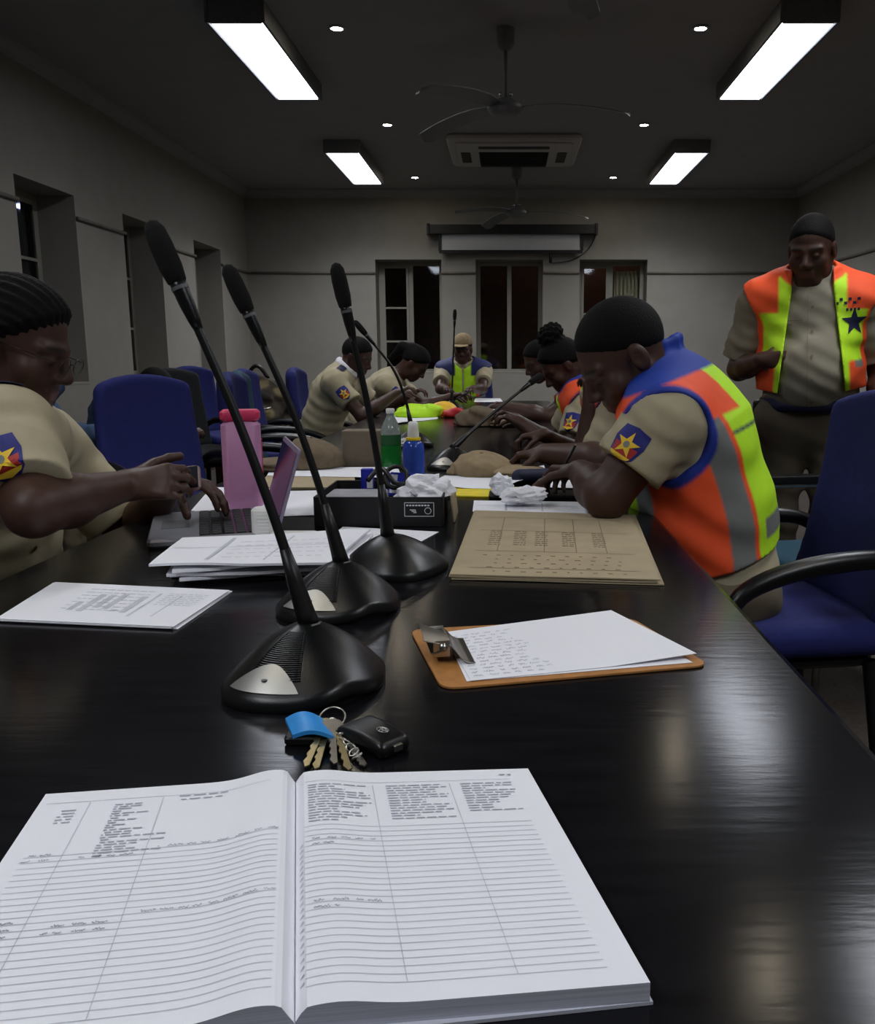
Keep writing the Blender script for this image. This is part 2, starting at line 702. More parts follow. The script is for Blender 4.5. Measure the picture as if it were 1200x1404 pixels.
def window(idx, axis, a, b, style):
    """frame set deep in the opening; axis 'y' = left wall, 'x' = back wall. u runs along the wall, depth outwards"""
    def P(u, dep, z):
        return (XL - dep, u, z) if axis == 'y' else (u, YB + dep, z)

    def bar(m, u0, u1, z0, z1, d0=.26, d1=.31, mi=0):
        p, q = P(u0, d0, z0), P(u1, d1, z1)
        m.box([(i + j) / 2 for i, j in zip(p, q)], [abs(i - j) for i, j in zip(p, q)], mi=mi)
    f = MB()
    w = .045
    bar(f, a, a + w, W_SILL, W_TOP)
    bar(f, b - w, b, W_SILL, W_TOP)
    bar(f, a + w, b - w, W_TOP - w, W_TOP)
    bar(f, a + w, b - w, W_SILL, W_SILL + w)
    mid = (a + b) / 2 + style.get('shift', 0)
    bar(f, mid - .026, mid + .026, W_SILL + w, W_TOP - w)
    fo = struct(f.build('window_%d' % idx, MATS['window_paint'], bevel=.003))
    s_ = MB()
    bar(s_, a, b, W_SILL, W_SILL + .02, .0, .26)
    struct(s_.build('window_sill', MATS['window_paint'], fo, bevel=.003))
    for k, (u0, u1) in enumerate(((a + w, mid - .026), (mid + .026, b - w))):
        g = MB()
        bar(g, u0, u1, W_SILL + w, W_TOP - w, .284, .289)
        po = struct(g.build('window_pane', MATS['glass'], fo))
        bars = style.get('bars', ((), ()))[k]
        if bars:
            c = MB()
            bar(c, u0, u0 + .03, W_SILL + w, W_TOP - w, .25, .26)
            bar(c, u1 - .03, u1, W_SILL + w, W_TOP - w, .25, .26)
            bar(c, u0 + .03, u1 - .03, W_TOP - w - .03, W_TOP - w, .25, .26)
            bar(c, u0 + .03, u1 - .03, W_SILL + w, W_SILL + w + .03, .25, .26)
            for zb in bars:
                bar(c, u0 + .03, u1 - .03, zb - .011, zb + .011, .25, .26)
            struct(c.build('casement', MATS['window_paint'], fo, bevel=.002))
    return fo


window(1, 'y', *LW[0], dict(bars=((1.36, 1.78), (1.36, 1.78))))
window(2, 'y', *LW[1], dict(bars=((1.36, 1.78), (1.36, 1.78))))
window(3, 'y', *LW[2], dict(bars=((1.36, 1.78), (1.36, 1.78))))
window(4, 'x', *BW[0], dict(bars=((1.30, 1.69), ())))
window(5, 'x', *BW[1], dict())
window(6, 'x', *BW[2], dict(bars=((1.62,), ())))

# what the night windows look out on: a brick yard wall behind the back windows
struct(MB().box((.1, YB + 1.7, 1.2), (9, .2, 3.2)).build('wall_yard', MATS['brick_brown']))
yl = bpy.data.lights.new('yard_fill_light', 'POINT')  # added fill with no visible lamp, lifts the brick out of black
yl.energy = 9.0
yl.color = (1, .72, .5)
yl.shadow_soft_size = .1
ylo = bpy.data.objects.new('yard_fill_light', yl)
C.objects.link(ylo)
ylo.location = (1.2, YB + .95, 2.9)
ol = thing('outdoor_lamp', 'small bluish outdoor lamp seen through the nearest left window', 'outdoor lamp', (-6.0, 11.3, 0))
MB().lathe([(.02, -.03), (.07, -.02), (.07, .02), (.02, .03)], (-6.0, 11.3, 2.95), 12).build('lamp_head', mat('lamp_blue', (190, 190, 255), .4, emit=6.0, noise=0), ol)
MB().tube([(-6.0, 11.3, 0), (-6.0, 11.3, 2.91)], .03, 8).build('post', MATS['fixture_grey'], ol)
# curtain hanging in the right back window
def _cur(u, v):
    x = BW[2][0] + .44 + u * .29
    return (x, YB + .35 + .012 * math.sin(u * 40), W_TOP - .10 - v * .38)
c_ = MB().grid(_cur, 60, 4).build('curtain', MATS['curtain'], smooth=True)
sd = c_.modifiers.new('cloth', 'SOLIDIFY')
sd.thickness = .003
tag(c_, 'pale beige curtain hanging behind the right-hand pane of the rightmost back window', 'curtain')

# conduit pipe running round the walls, with its saddles
def pipe_run(name, runs, label):
    root = thing(name, label, 'pipe', runs[0][0])
    for a, b in runs:
        MB().tube([a, b], .013, 8).build('pipe_length', MATS['pipe'], root, smooth=True)
    return root


ZP = 2.07
def wallpipe(spans, lo, hi, P):
    out, a = [], lo
    for s0, s1 in list(spans) + [(hi, hi)]:
        out.append((P(a), P(s0)))
        a = s1
    return out


pipe_run('conduit', wallpipe(LW, YN + .1, YB - .02, lambda u: (XL + .014, u, ZP)),
         'thin grey conduit running along the left wall between the tall windows')
pipe_run('conduit', wallpipe(BW, XL + .03, XR - .03, lambda u: (u, YB - .014, ZP)),
         'thin grey conduit running along the back wall between its three windows')
pipe_run('conduit', [((XR - .014, YN + .1, ZP), (XR - .014, YB - .02, ZP))],
         'thin grey conduit running along the bare right wall behind the standing person')

# ---------------------------------------------------------------- ceiling lights
def fluorescent():
    r = thing('ceiling_light', 'x', 'ceiling light', (0, 0, ZC), 'fluorescent ceiling lights')
    h = MB()
    for sx in (-1, 1):
        h.box((sx * .152, 0, -.055), (.016, 1.46, .11))
    for sy in (-1, 1):
        h.box((0, sy * .722, -.055), (.288, .016, .11))
    h.box((0, 0, -.012), (.288, 1.428, .02))
    o = h.build('housing', MATS['fixture_grey'], None, bevel=.003)
    o.parent = r
    d = MB().box((0, 0, -.098), (.27, 1.40, .012)).build('diffuser', MATS['diffuser'], None)
    d.parent = r
    for sy in (-1, 1):
        e = MB().box((0, sy * .707, -.100), (.27, .016, .014)).build('end_clip', MATS['chrome'], None)
        e.parent = r
    la = bpy.data.lights.new('tube_light', 'AREA')
    la.shape = 'RECTANGLE'
    la.size, la.size_y = .27, 1.40
    la.energy = LAMP_W[0]
    la.color = (.93, .96, 1)
    la.spread = math.radians(LAMP_SPREAD)
    lo = bpy.data.objects.new('tube_light', la)
    C.objects.link(lo)
    lo.parent = r
    lo.location = (0, 0, -.109)
    return r


fl0 = fluorescent()
FL = [(-1.45, 8.78, 'left-hand fluorescent ceiling light near the back wall'),
      (1.60, 8.78, 'right-hand fluorescent ceiling light near the back wall'),
      (-1.45, 5.75, 'large fluorescent ceiling light at the upper left of the photo'),
      (1.60, 5.75, 'large fluorescent ceiling light at the upper right above the standing person'),
      (-1.45, 2.72, 'left fluorescent ceiling light above the near half of the table'),
      (1.60, 2.72, 'right fluorescent ceiling light above the near half of the table'),
      (-1.45, -.31, 'left unseen fluorescent ceiling light added behind the viewer'),  # unseen pair, added to brighten the register and the near sides of people
      (1.60, -.31, 'right unseen fluorescent ceiling light added behind the viewer')]
for i, (x, y, lab) in enumerate(FL):
    if i == 0:
        fl0.location = (x, y, ZC)
        fl0['label'] = lab
    else:
        c_ = copy_tree(fl0, (x, y, ZC), label=lab)
        for k in kids(c_):
            if k.type == 'LIGHT':
                k.data = k.data.copy()
                k.data.energy = LAMP_W[i]


def downlight():
    r = thing('downlight', 'x', 'ceiling light', (0, 0, ZC), 'recessed downlights')
    a = MB().lathe([(.034, -.001), (.046, -.001), (.046, -.010), (.036, -.012), (.034, -.004)], n=20).build('trim_ring', MATS['chrome'], None, smooth=True)
    a.parent = r
    b = MB().lathe([(.001, -.004), (.034, -.004), (.034, -.009), (.020, -.013), (.001, -.014)], n=20).build('lamp', MATS['spot_glow'], None, smooth=True)
    b.parent = r
    ld = bpy.data.lights.new('downlight_beam', 'SPOT')
    ld.energy = SPOT_W
    ld.color = (1, .86, .66)
    ld.spot_size = math.radians(75)
    ld.spot_blend = .8
    ld.shadow_soft_size = .03
    lo = bpy.data.objects.new('downlight_beam', ld)
    C.objects.link(lo)
    lo.parent = r
    lo.location = (0, 0, -.03)
    return r


dl0 = downlight()
DL = []
for k, nm in enumerate(('nearest', 'second', 'farthest')):
    for sx, sd_ in ((-.98, 'left'), (1.10, 'right')):
        DL.append((sx, 5.41 + 2.12 * k, '%s of the small round downlights in the %s ceiling row' % (nm, sd_)))
for k, nm in enumerate(('above the near end of the table', 'above the mic stands')):
    for sx, sd_ in ((-.98, 'left'), (1.10, 'right')):
        DL.append((sx, 1.17 + 2.12 * k, 'small round downlight %s, %s side' % (nm, sd_)))
for i, (x, y, lab) in enumerate(DL):
    if i == 0:
        dl0.location = (x, y, ZC)
        dl0['label'] = lab
    else:
        copy_tree(dl0, (x, y, ZC), label=lab)


# ---------------------------------------------------------------- ceiling fans
def fan(loc, angs, label, R=.74, drop=.42):
    r = thing('ceiling_fan', label, 'fan', loc, 'three-blade ceiling fans')
    x, y, z = loc
    MB().lathe([(.03, 0), (.052, -.004), (.050, -.09), (.030, -.115), (.018, -.12)], (x, y, z)).build('canopy', MATS['fan_grey'], r, smooth=True, auto=40)
    MB().tube([(x, y, z - .10), (x, y, z - drop + .03)], .011, 10).build('rod', MATS['fan_grey'], r, smooth=True)
    zh = z - drop
    MB().lathe([(.02, .045), (.045, .04), (.075, .015), (.105, .0), (.108, -.02), (.085, -.045), (.05, -.055), (.01, -.057)], (x, y, zh)).build('motor', MATS['fan_grey'], r, smooth=True, auto=40)
    for q in (-1, 1):
        MB().lathe([(.004, -.012), (.011, -.006), (.011, .006), (.004, .012)], (x + q * .028, y - .03, zh + .058), 10).build('bolt', MATS['chrome'], r, smooth=True)
    for a in angs:
        a = math.radians(a)
        d, s_ = Vector((math.cos(a), math.sin(a), 0)), Vector((-math.sin(a), math.cos(a), 0))
        b = MB()

        def bl(u, v):
            t = u
            rr = .09 + (R - .09) * t
            w = .062 if t > .18 else .03 + .032 * (t / .18)
            w *= math.sqrt(max(1 - max((t - .93) / .07, 0) ** 2, .02))
            zz = .012 * math.sin(t * 2.4) - .075 * t * t * (1 if t > .0 else 0)
            p = Vector((x, y, zh)) + d * rr + s_ * ((v - .5) * 2 * w) + Vector((0, 0, zz + (v - .5) * .022))
            return p
        b.sheet(bl, .006, 30, 4)
        b.build('blade', MATS['fan_grey'], r, smooth=True, auto=50)
    return r


fan((-.015, 5.43, ZC), (-8, 137, 232), 'grey three-blade ceiling fan on a rod mid-ceiling, before the air conditioner', R=.72)
fan((.085, 9.2, ZC), (-4, 118, 214), 'far grey ceiling fan hanging just above the projector screen', R=.72)
fan((.10, 3.10, ZC), (74, 194, 314), 'ceiling fan at the top edge of the photo with only one blade tip showing', R=.80)

# ---------------------------------------------------------------- air conditioner
acx, acy = .05, 8.35
ac = thing('air_conditioner', 'square off-white ceiling air conditioner with dark grille behind the middle fan', 'air conditioner', (acx, acy, ZC))
m = MB()
m.rbox((acx, acy, ZC - .028), (1.16, 1.06, .056), .05)
m.rbox((acx, acy, ZC - .062), (1.02, .92, .02), .05)
m.build('panel', MATS['ac_white'], ac)
m = MB()
m.box((acx, acy + .10, ZC - .0735), (.62, .50, .006))
m.build('intake', MATS['ac_dark'], ac)
m = MB()
for k in range(9):
    m.box((acx, acy - .13 + k * .058, ZC - .078), (.61, .014, .012))
m.build('grille', MATS['ac_dark'], ac)
for x, y, w, d in ((-.43, .06, .085, .40), (.43, .06, .085, .40), (0, -.32, .62, .075), (0, .42, .62, .06)):
    MB().rbox((acx + x, acy + y, ZC - .0735), (w, d, .008), .012).build('air_vane', MATS['ac_dark'], ac)

# ---------------------------------------------------------------- projector screen
ps = thing('projector_screen', 'black projector screen housing with a strip of white screen above the middle back window', 'projector screen', (.04, YB - .12, 2.54))
MB().rbox((.045, YB - .10, 2.535), (1.92, .12, .10), .02).build('housing', MATS['black_plastic'], ps)
for x in (-.90, .99):
    MB().rbox((x, YB - .10, 2.535), (.035, .14, .12), .012).build('end_cap', MATS['black_plastic'], ps)
MB().box((.03, YB - .10, 2.40), (1.56, .004, .20)).build('screen', MATS['screen_cloth'], ps)
for x in (-.775, .835):
    MB().box((x, YB - .10, 2.40), (.035, .006, .19)).build('screen_border', MATS['black_plastic'], ps)
MB().rbox((.03, YB - .10, 2.295), (1.63, .035, .035), .01).build('weight_bar', MATS['black_plastic'], ps)
MB().tube([(.48, YB - .10, 2.285), (.48, YB - .10, 2.17)], .016, 8).build('pull_handle', MATS['black_plastic'], ps, smooth=True)
pts = [(.99 - .5 * t * t, YB - .03, 2.50 - .34 * math.sin(t * PI / 2) ** 1.2 + .02 * t) for t in [i / 12 for i in range(13)]]
MB().tube(pts, .005, 6).build('cord', MATS['black_plastic'], ps, smooth=True)

# ---------------------------------------------------------------- the table
TX0, TX1, TY0, TY1, TZ = -.86, .35, .22, 7.4, .76
tb = thing('conference_table', 'long glossy black wooden conference table running down the room', 'table', (-.25, 3.8, 0))


def tpoly(o):
    r = .10
    pts = []
    for cx, cy, a0 in ((TX1 - r, TY1 - r, 0), (TX0 + r, TY1 - r, 90), (TX0 + r, TY0 + r, 180), (TX1 - r, TY0 + r, 270)):
        for k in range(9):
            a = math.radians(a0 + 11.25 * k)
            pts.append((cx + (r + o) * math.cos(a), cy + (r + o) * math.sin(a)))
    return pts


m = MB()
n = 36
rings = [(-.012, -.045), (-.002, -.043), (.0, -.036), (.0, -.008), (-.003, -.002), (-.010, 0)]
V = []
for o_, z in rings:
    V += [(x, y, TZ + z) for x, y in tpoly(o_)]
F = [tuple(range(n - 1, -1, -1)), tuple(range(5 * n, 6 * n))]
for q in range(5):
    F += [(q * n + i, q * n + (i + 1) % n, (q + 1) * n + (i + 1) % n, (q + 1) * n + i) for i in range(n)]
m.add(V, F)
m.build('tabletop', MATS['table_black'], tb)
for y in (.75, 3.8, 6.8):
    MB().box((-.25, y, .36), (.70, .06, .71)).build('leg_panel', MATS['table_black'], tb, bevel=.004)
MB().box((-.25, 3.78, .52), (.05, 5.95, .30)).build('modesty_panel', MATS['table_black'], tb)
# ---------------------------------------------------------------- chairs
def office_chair(blue, label, group='blue conference chairs'):
    """faces +y"""
    r = thing('office_chair', label, 'chair', (0, 0, 0), group)
    S = Sdf((-.34, -.36, .36), (.34, .36, .58), .012)
    S.rbox((0, .02, .475), (.245, .245, .042), .04, bend=lambda q: [q[0], q[1], q[2] + .25 * q[1] * np.clip(q[1], 0, 1) + .12 * q[0] * q[0] * -1])
    o = S.build('seat', blue)
    o.parent = r
    S = Sdf((-.34, -.52, .40), (.34, .0, 1.16), .012)
    ang = math.radians(13)
    M = np.array([[1, 0, 0], [0, math.cos(ang), -math.sin(ang)], [0, math.sin(ang), math.cos(ang)]])
    S.rbox((0, -.285, .765), (.235, .040, .285), .038, M,
           bend=lambda q: [q[0] / (1.0 - .28 * np.clip(q[2] + .02, -.02, 1)), q[1] - .9 * q[0] * q[0] + .35 * (q[2] + .12) ** 2 * -1 + .02, q[2] + 1.1 * q[0] * q[0] * np.clip(q[2] * 4, 0, 1)])
    o = S.build('backrest', blue)
    o.parent = r
    m = MB()
    m.rbox((0, 0, .42), (.40, .40, .03), .05)
    m.tube([(0, -.16, .43), (0, -.27, .44), (0, -.30, .52), (0, -.335, .68)], [.03, .03, .028, .024], 10, flat=1.0)
    o = m.build('frame', MATS['black_plastic'], None, smooth=True, auto=40)
    o.parent = r
    for s in (-1, 1):
        m = MB()
        pts = [(s * .25, .14, .43), (s * .285, .20, .50), (s * .29, .21, .57), (s * .285, .17, .625), (s * .28, .06, .665), (s * .28, -.08, .685), (s * .275, -.20, .68),
               (s * .255, -.27, .64), (s * .235, -.30, .60)]
        P = [Vector(p) for p in pts]
        fine = []
        for i in range(len(P) - 1):
            for k in range(4):
                t = k / 4
                a, b, c_, d = P[max(i - 1, 0)], P[i], P[i + 1], P[min(i + 2, len(P) - 1)]
                fine.append(.5 * ((2 * b) + (c_ - a) * t + (2 * a - 5 * b + 4 * c_ - d) * t * t + (3 * b - a - 3 * c_ + d) * t ** 3))
        fine.append(P[-1])
        m.tube(fine, [.016 + .008 * math.exp(-((i - 18) / 8) ** 2) for i in range(len(fine))], 10)
        o = m.build('armrest', MATS['black_satin'], None, smooth=True)
        o.parent = r
    for sx in (-1, 1):
        for sy in (-1, 1):
            m = MB().tube([(sx * .19, sy * .18, .42), (sx * .225, sy * .225, .006)], [.017, .014], 10)
            o = m.build('leg', MATS['black_plastic'], None, smooth=True, auto=50)
            o.parent = r
    return r


def arm_chair(label):
    """low visitor chair, faces +y"""
    r = thing('visitor_chair', label, 'chair', (0, 0, 0))
    S = Sdf((-.3, -.3, .36), (.3, .3, .54), .012)
    S.rbox((0, 0, .45), (.235, .235, .035), .032)
    o = S.build('seat', MATS['chair_teal'])
    o.parent = r
    S = Sdf((-.3, -.4, .5), (.3, -.1, .9), .012)
    S.rbox((0, -.25, .68), (.225, .030, .145), .028, bend=lambda q: [q[0], q[1] - .7 * q[0] * q[0], q[2]])
    o = S.build('backrest', MATS['chair_teal'])
    o.parent = r
    for s in (-1, 1):
        o = MB().tube([(s * .15, -.235, .42), (s * .15, -.28, .62)], .012, 8).build('back_bracket', MATS['steel'], None, smooth=True)
        o.parent = r
    for s in (-1, 1):
        m = MB().tube([(s * .26, .20, .008), (s * .26, .20, .64), (s * .26, .14, .675), (s * .26, -.16, .675), (s * .26, -.22, .64), (s * .26, -.24, .008)], .013, 8)
        o = m.build('leg_frame', MATS['steel'], None, smooth=True)
        o.parent = r
        m = MB().rbox((s * .26, -.01, .695), (.055, .34, .03), .02)
        o = m.build('armrest', MATS['black_plastic'], None, bevel=.004)
        o.parent = r
    return r


ch0 = office_chair(MATS['chair_blue'], 'large royal blue padded chair under the vested person writing at the right of the table')
ch0.location = (.655, 2.15, 0)
ch0.rotation_euler = (0, 0, math.radians(97))
BLUE_CHAIRS = [
    (-1.40, 3.72, -130, 'empty royal blue padded chair behind the pink bottle, pulled out from the table'),
    (-1.15, 4.62, -84, 'dark blue chair back seen edge-on left of the person with the white collar'),
    (-2.36, 7.12, -120, 'small dark blue chair back near the back left corner, behind the first microphone rod'),
    (-1.38, 1.70, -88, 'blue padded chair under the woman with the phone at the left edge'),
    (.66, 4.15, 92, 'blue padded chair under the woman with the hair bun'),
    (.50, 3.42, 92, 'blue padded chair under the person resting the chin on one hand'),
    (-1.42, 5.75, -88, 'blue padded chair under the person in uniform with the white collar'),
    (-1.28, 6.55, -88, 'blue padded chair under the person bent over with tied-back hair'),
    (-.38, 8.20, 180, 'blue padded chair at the far head of the table under the person in the cap'),
    (.80, 5.45, 92, 'blue padded chair under the person in red'),
]
for x, y, a, lab in BLUE_CHAIRS:
    copy_tree(ch0, (x, y, 0), math.radians(a), lab)
teal = copy_tree(ch0, (-1.25, 5.12, 0), math.radians(-78), 'teal fabric chair back just behind the edge-on dark blue chair', None)
blk = copy_tree(ch0, (-2.08, 5.88, 0), math.radians(-125), 'black padded chair by the left wall, behind the empty royal blue chair', None)
den = copy_tree(ch0, (-2.55, 4.15, 0), math.radians(-80), 'dark padded chair by the left wall under the person in denim blue', None)
low = copy_tree(ch0, (-2.62, 5.32, 0), math.radians(-90), 'dark padded chair by the left wall under the person whose head top alone shows', None)
for r_, mm in ((teal, 'chair_teal'), (blk, 'chair_black'), (den, 'chair_black'), (low, 'chair_black')):
    if 'group' in r_:
        del r_['group']
    for k in kids(r_):
        if k.name.startswith(('seat', 'backrest')):
            k.data = k.data.copy()
            k.data.materials[0] = MATS[mm]
ac_ = arm_chair('low teal visitor chair between the writing man and the standing man')
ac_.location = (1.10, 2.86, 0)
ac_.rotation_euler = (0, 0, math.radians(100))
# ---------------------------------------------------------------- people
def N3(v):
    v = np.array(v, float)
    return v / (np.linalg.norm(v) + 1e-9)


def head_axes(fwd, roll=0.0, upref=(0, 0, 1)):
    f = N3(fwd)
    r = N3(np.cross(f, upref))
    u = np.cross(r, f)
    c, s_ = math.cos(roll), math.sin(roll)
    r, u = r * c + u * s_, u * c - r * s_
    return np.stack([r, f, u], 1)          # columns: right, forward, up


def ik(a, b, l1, l2, pole):
    a, b = np.array(a, float), np.array(b, float)
    d = b - a
    L = min(np.linalg.norm(d), (l1 + l2) * 0.995)
    u = N3(d)
    x = (l1 * l1 - l2 * l2 + L * L) / (2 * L)
    h = math.sqrt(max(l1 * l1 - x * x, 1e-6))
    p = np.array(pole, float)
    p = N3(p - u * (p @ u))
    return a + u * x + p * h


SKIN = lin((70, 46, 36))
LIP = lin((96, 56, 50))
DARKH = lin((22, 20, 20))


def head_sdf(S, c, M, neck, k=0.018, fem=False, scale=1.0):
    def W(x, y, z):
        return np.array(c) + M @ (np.array((x, y, z)) * scale)
    q = scale
    S.ell(W(0, -.012, .032), (.074 * q, .096 * q, .088 * q), M, k)
    S.ell(W(0, .028, -.045), (.060 * q, .064 * q, .076 * q), M, .03)
    S.cap(W(-.022, .062, -.098), W(.022, .062, -.098), .020 * q, None, .02)
    for sx in (-1, 1):
        S.ell(W(sx * .045, .055, -.030), (.022 * q, .022 * q, .026 * q), M, .02)      # cheek
        S.cap(W(sx * .012, .081, .018), W(sx * .048, .066, .018), .012 * q, .010 * q, .015)   # brow
        S.cap(W(sx * .050, .02, -.085), W(sx * .058, -.01, -.04), .018 * q, .018 * q, .02)    # jaw
        S.ell(W(sx * .032, .096, -.002), (.019 * q, .014 * q, .011 * q), M, .010, op='cut')   # eye hollow
        S.ell(W(sx * .031, .0765, -.003), (.0135 * q, .0115 * q, .0105 * q), M, .003)         # lid and eye
        S.ell(W(sx * .077, -.012, -.008), (.010 * q, .020 * q, .031 * q), M, .006)            # ear
        S.ell(W(sx * .087, -.006, -.008), (.006 * q, .010 * q, .017 * q), M, .004, op='cut')
        S.ell(W(sx * .013, .094, -.036), (.010 * q, .011 * q, .008 * q), M, .007)             # nostril wing
    S.cap(W(0, .086, .008), W(0, .106, -.030), .0085 * q, .0125 * q, .012)                    # nose
    S.cap(W(-.018, .084, -.062), W(.018, .084, -.062), .0085 * q, None, .006)                 # lips
    S.cap(W(-.015, .083, -.076), W(.015, .083, -.076), .0090 * q, None, .006)
    S.cap(W(-.022, .096, -.069), W(.022, .096, -.069), .0035 * q, None, .003, op='cut')
    S.cap(neck, W(0, -.028, -.045), (.056 if fem else .064) * q, .055 * q, .03)


def paint_skin(heads, base=SKIN):
    def f(V):
        col = np.tile(np.array(base, np.float32), (len(V), 1))
        for c, M, q in heads:
            L = (V - np.array(c)) @ M / q
            x, y, z = L[:, 0], L[:, 1], L[:, 2]
            front = y > .05
            lip = front & (np.abs(x) < .024) & (np.abs(z + .069) < .0145 - np.abs(x) * .25)
            col[lip] = LIP
            brow = front & (np.abs(np.abs(x) - .032) < .019) & (np.abs(z - .0215) < .0045)
            col[brow] = DARKH
            lash = (y > .06) & (np.abs(np.abs(x) - .031) < .0125) & (np.abs(z + .007) < .0026)
            col[lash] = DARKH
        return col
    return f


def hand_sdf(S, wr, d, n, thumb, curl=(35, 40, 25), spread=0.05, scale=1.0, tcurl=25, fk=.004, each=None):
    """wr wrist, d finger direction, n palm normal (fingers curl towards it), thumb = side of the thumb"""
    d = N3(d)
    n = np.array(n, float)
    n = N3(n - d * (n @ d))
    t = np.array(thumb, float)
    t = N3(t - d * (t @ d) - n * (t @ n))
    wr = np.array(wr, float)
    q = scale
    P = lambda a, b, c: wr + (d * a + t * b + n * c) * q
    S.cap(P(-.01, 0, 0), P(.03, 0, 0), .026 * q, .028 * q, .015, flat=(n, .72))
    for b in (-.028, -.010, .009, .026):
        S.cap(P(.02, b * .6, 0), P(.082 - abs(b - .006) * .25, b, -.002), .0135 * q, .0115 * q, .010)
    lens = (.058, .072, .079, .070)
    for i, b in enumerate((-.029, -.0105, .0095, .028)):
        ang = 0.0
        p = P(.082 - abs(b - .006) * .25, b, -.002)
        r = (.0078, .0088, .0092, .0088)[i] * q
        cu = each[i] if each else curl
        side = t * (b / .03 * spread)
        for j, fr in enumerate((.46, .30, .24)):
            ang += math.radians(cu[j])
            e = p + (N3(d * math.cos(ang) + n * math.sin(ang) + side)) * lens[i] * fr * q
            S.cap(p, e, r, r * .92, fk)
            p, r = e, r * .92
    p = P(.018, .022, .006)
    e = p + N3(d * .62 + t * .66 + n * .42) * .045 * q
    S.cap(p, e, .0135 * q, .0108 * q, .010)
    a = math.radians(tcurl)
    for ln in (.034, .027):
        dirn = N3(d * (.75 + .2 * math.sin(a)) + t * .52 * math.cos(a) + n * (.35 + math.sin(a)))
        e2 = e + dirn * ln * q
        S.cap(e, e2, .0102 * q, .0092 * q, fk)
        e, a = e2, a + .35


def wrinkle(amp, f=38.0, dirv=(0.3, 0.2, 1.0)):
    dv = N3(dirv)

    def w(X, Y, Z):
        a = (X * dv[0] + Y * dv[1] + Z * dv[2]) * f
        b = (X * dv[1] - Y * dv[2] + Z * dv[0]) * f * .55
        return amp * np.sin(a + 1.9 * np.sin(b + 1.0) + 1.1 * np.sin(b * 1.7)) + amp * .5 * np.sin(1.9 * a + 2.3 * b)
    return w


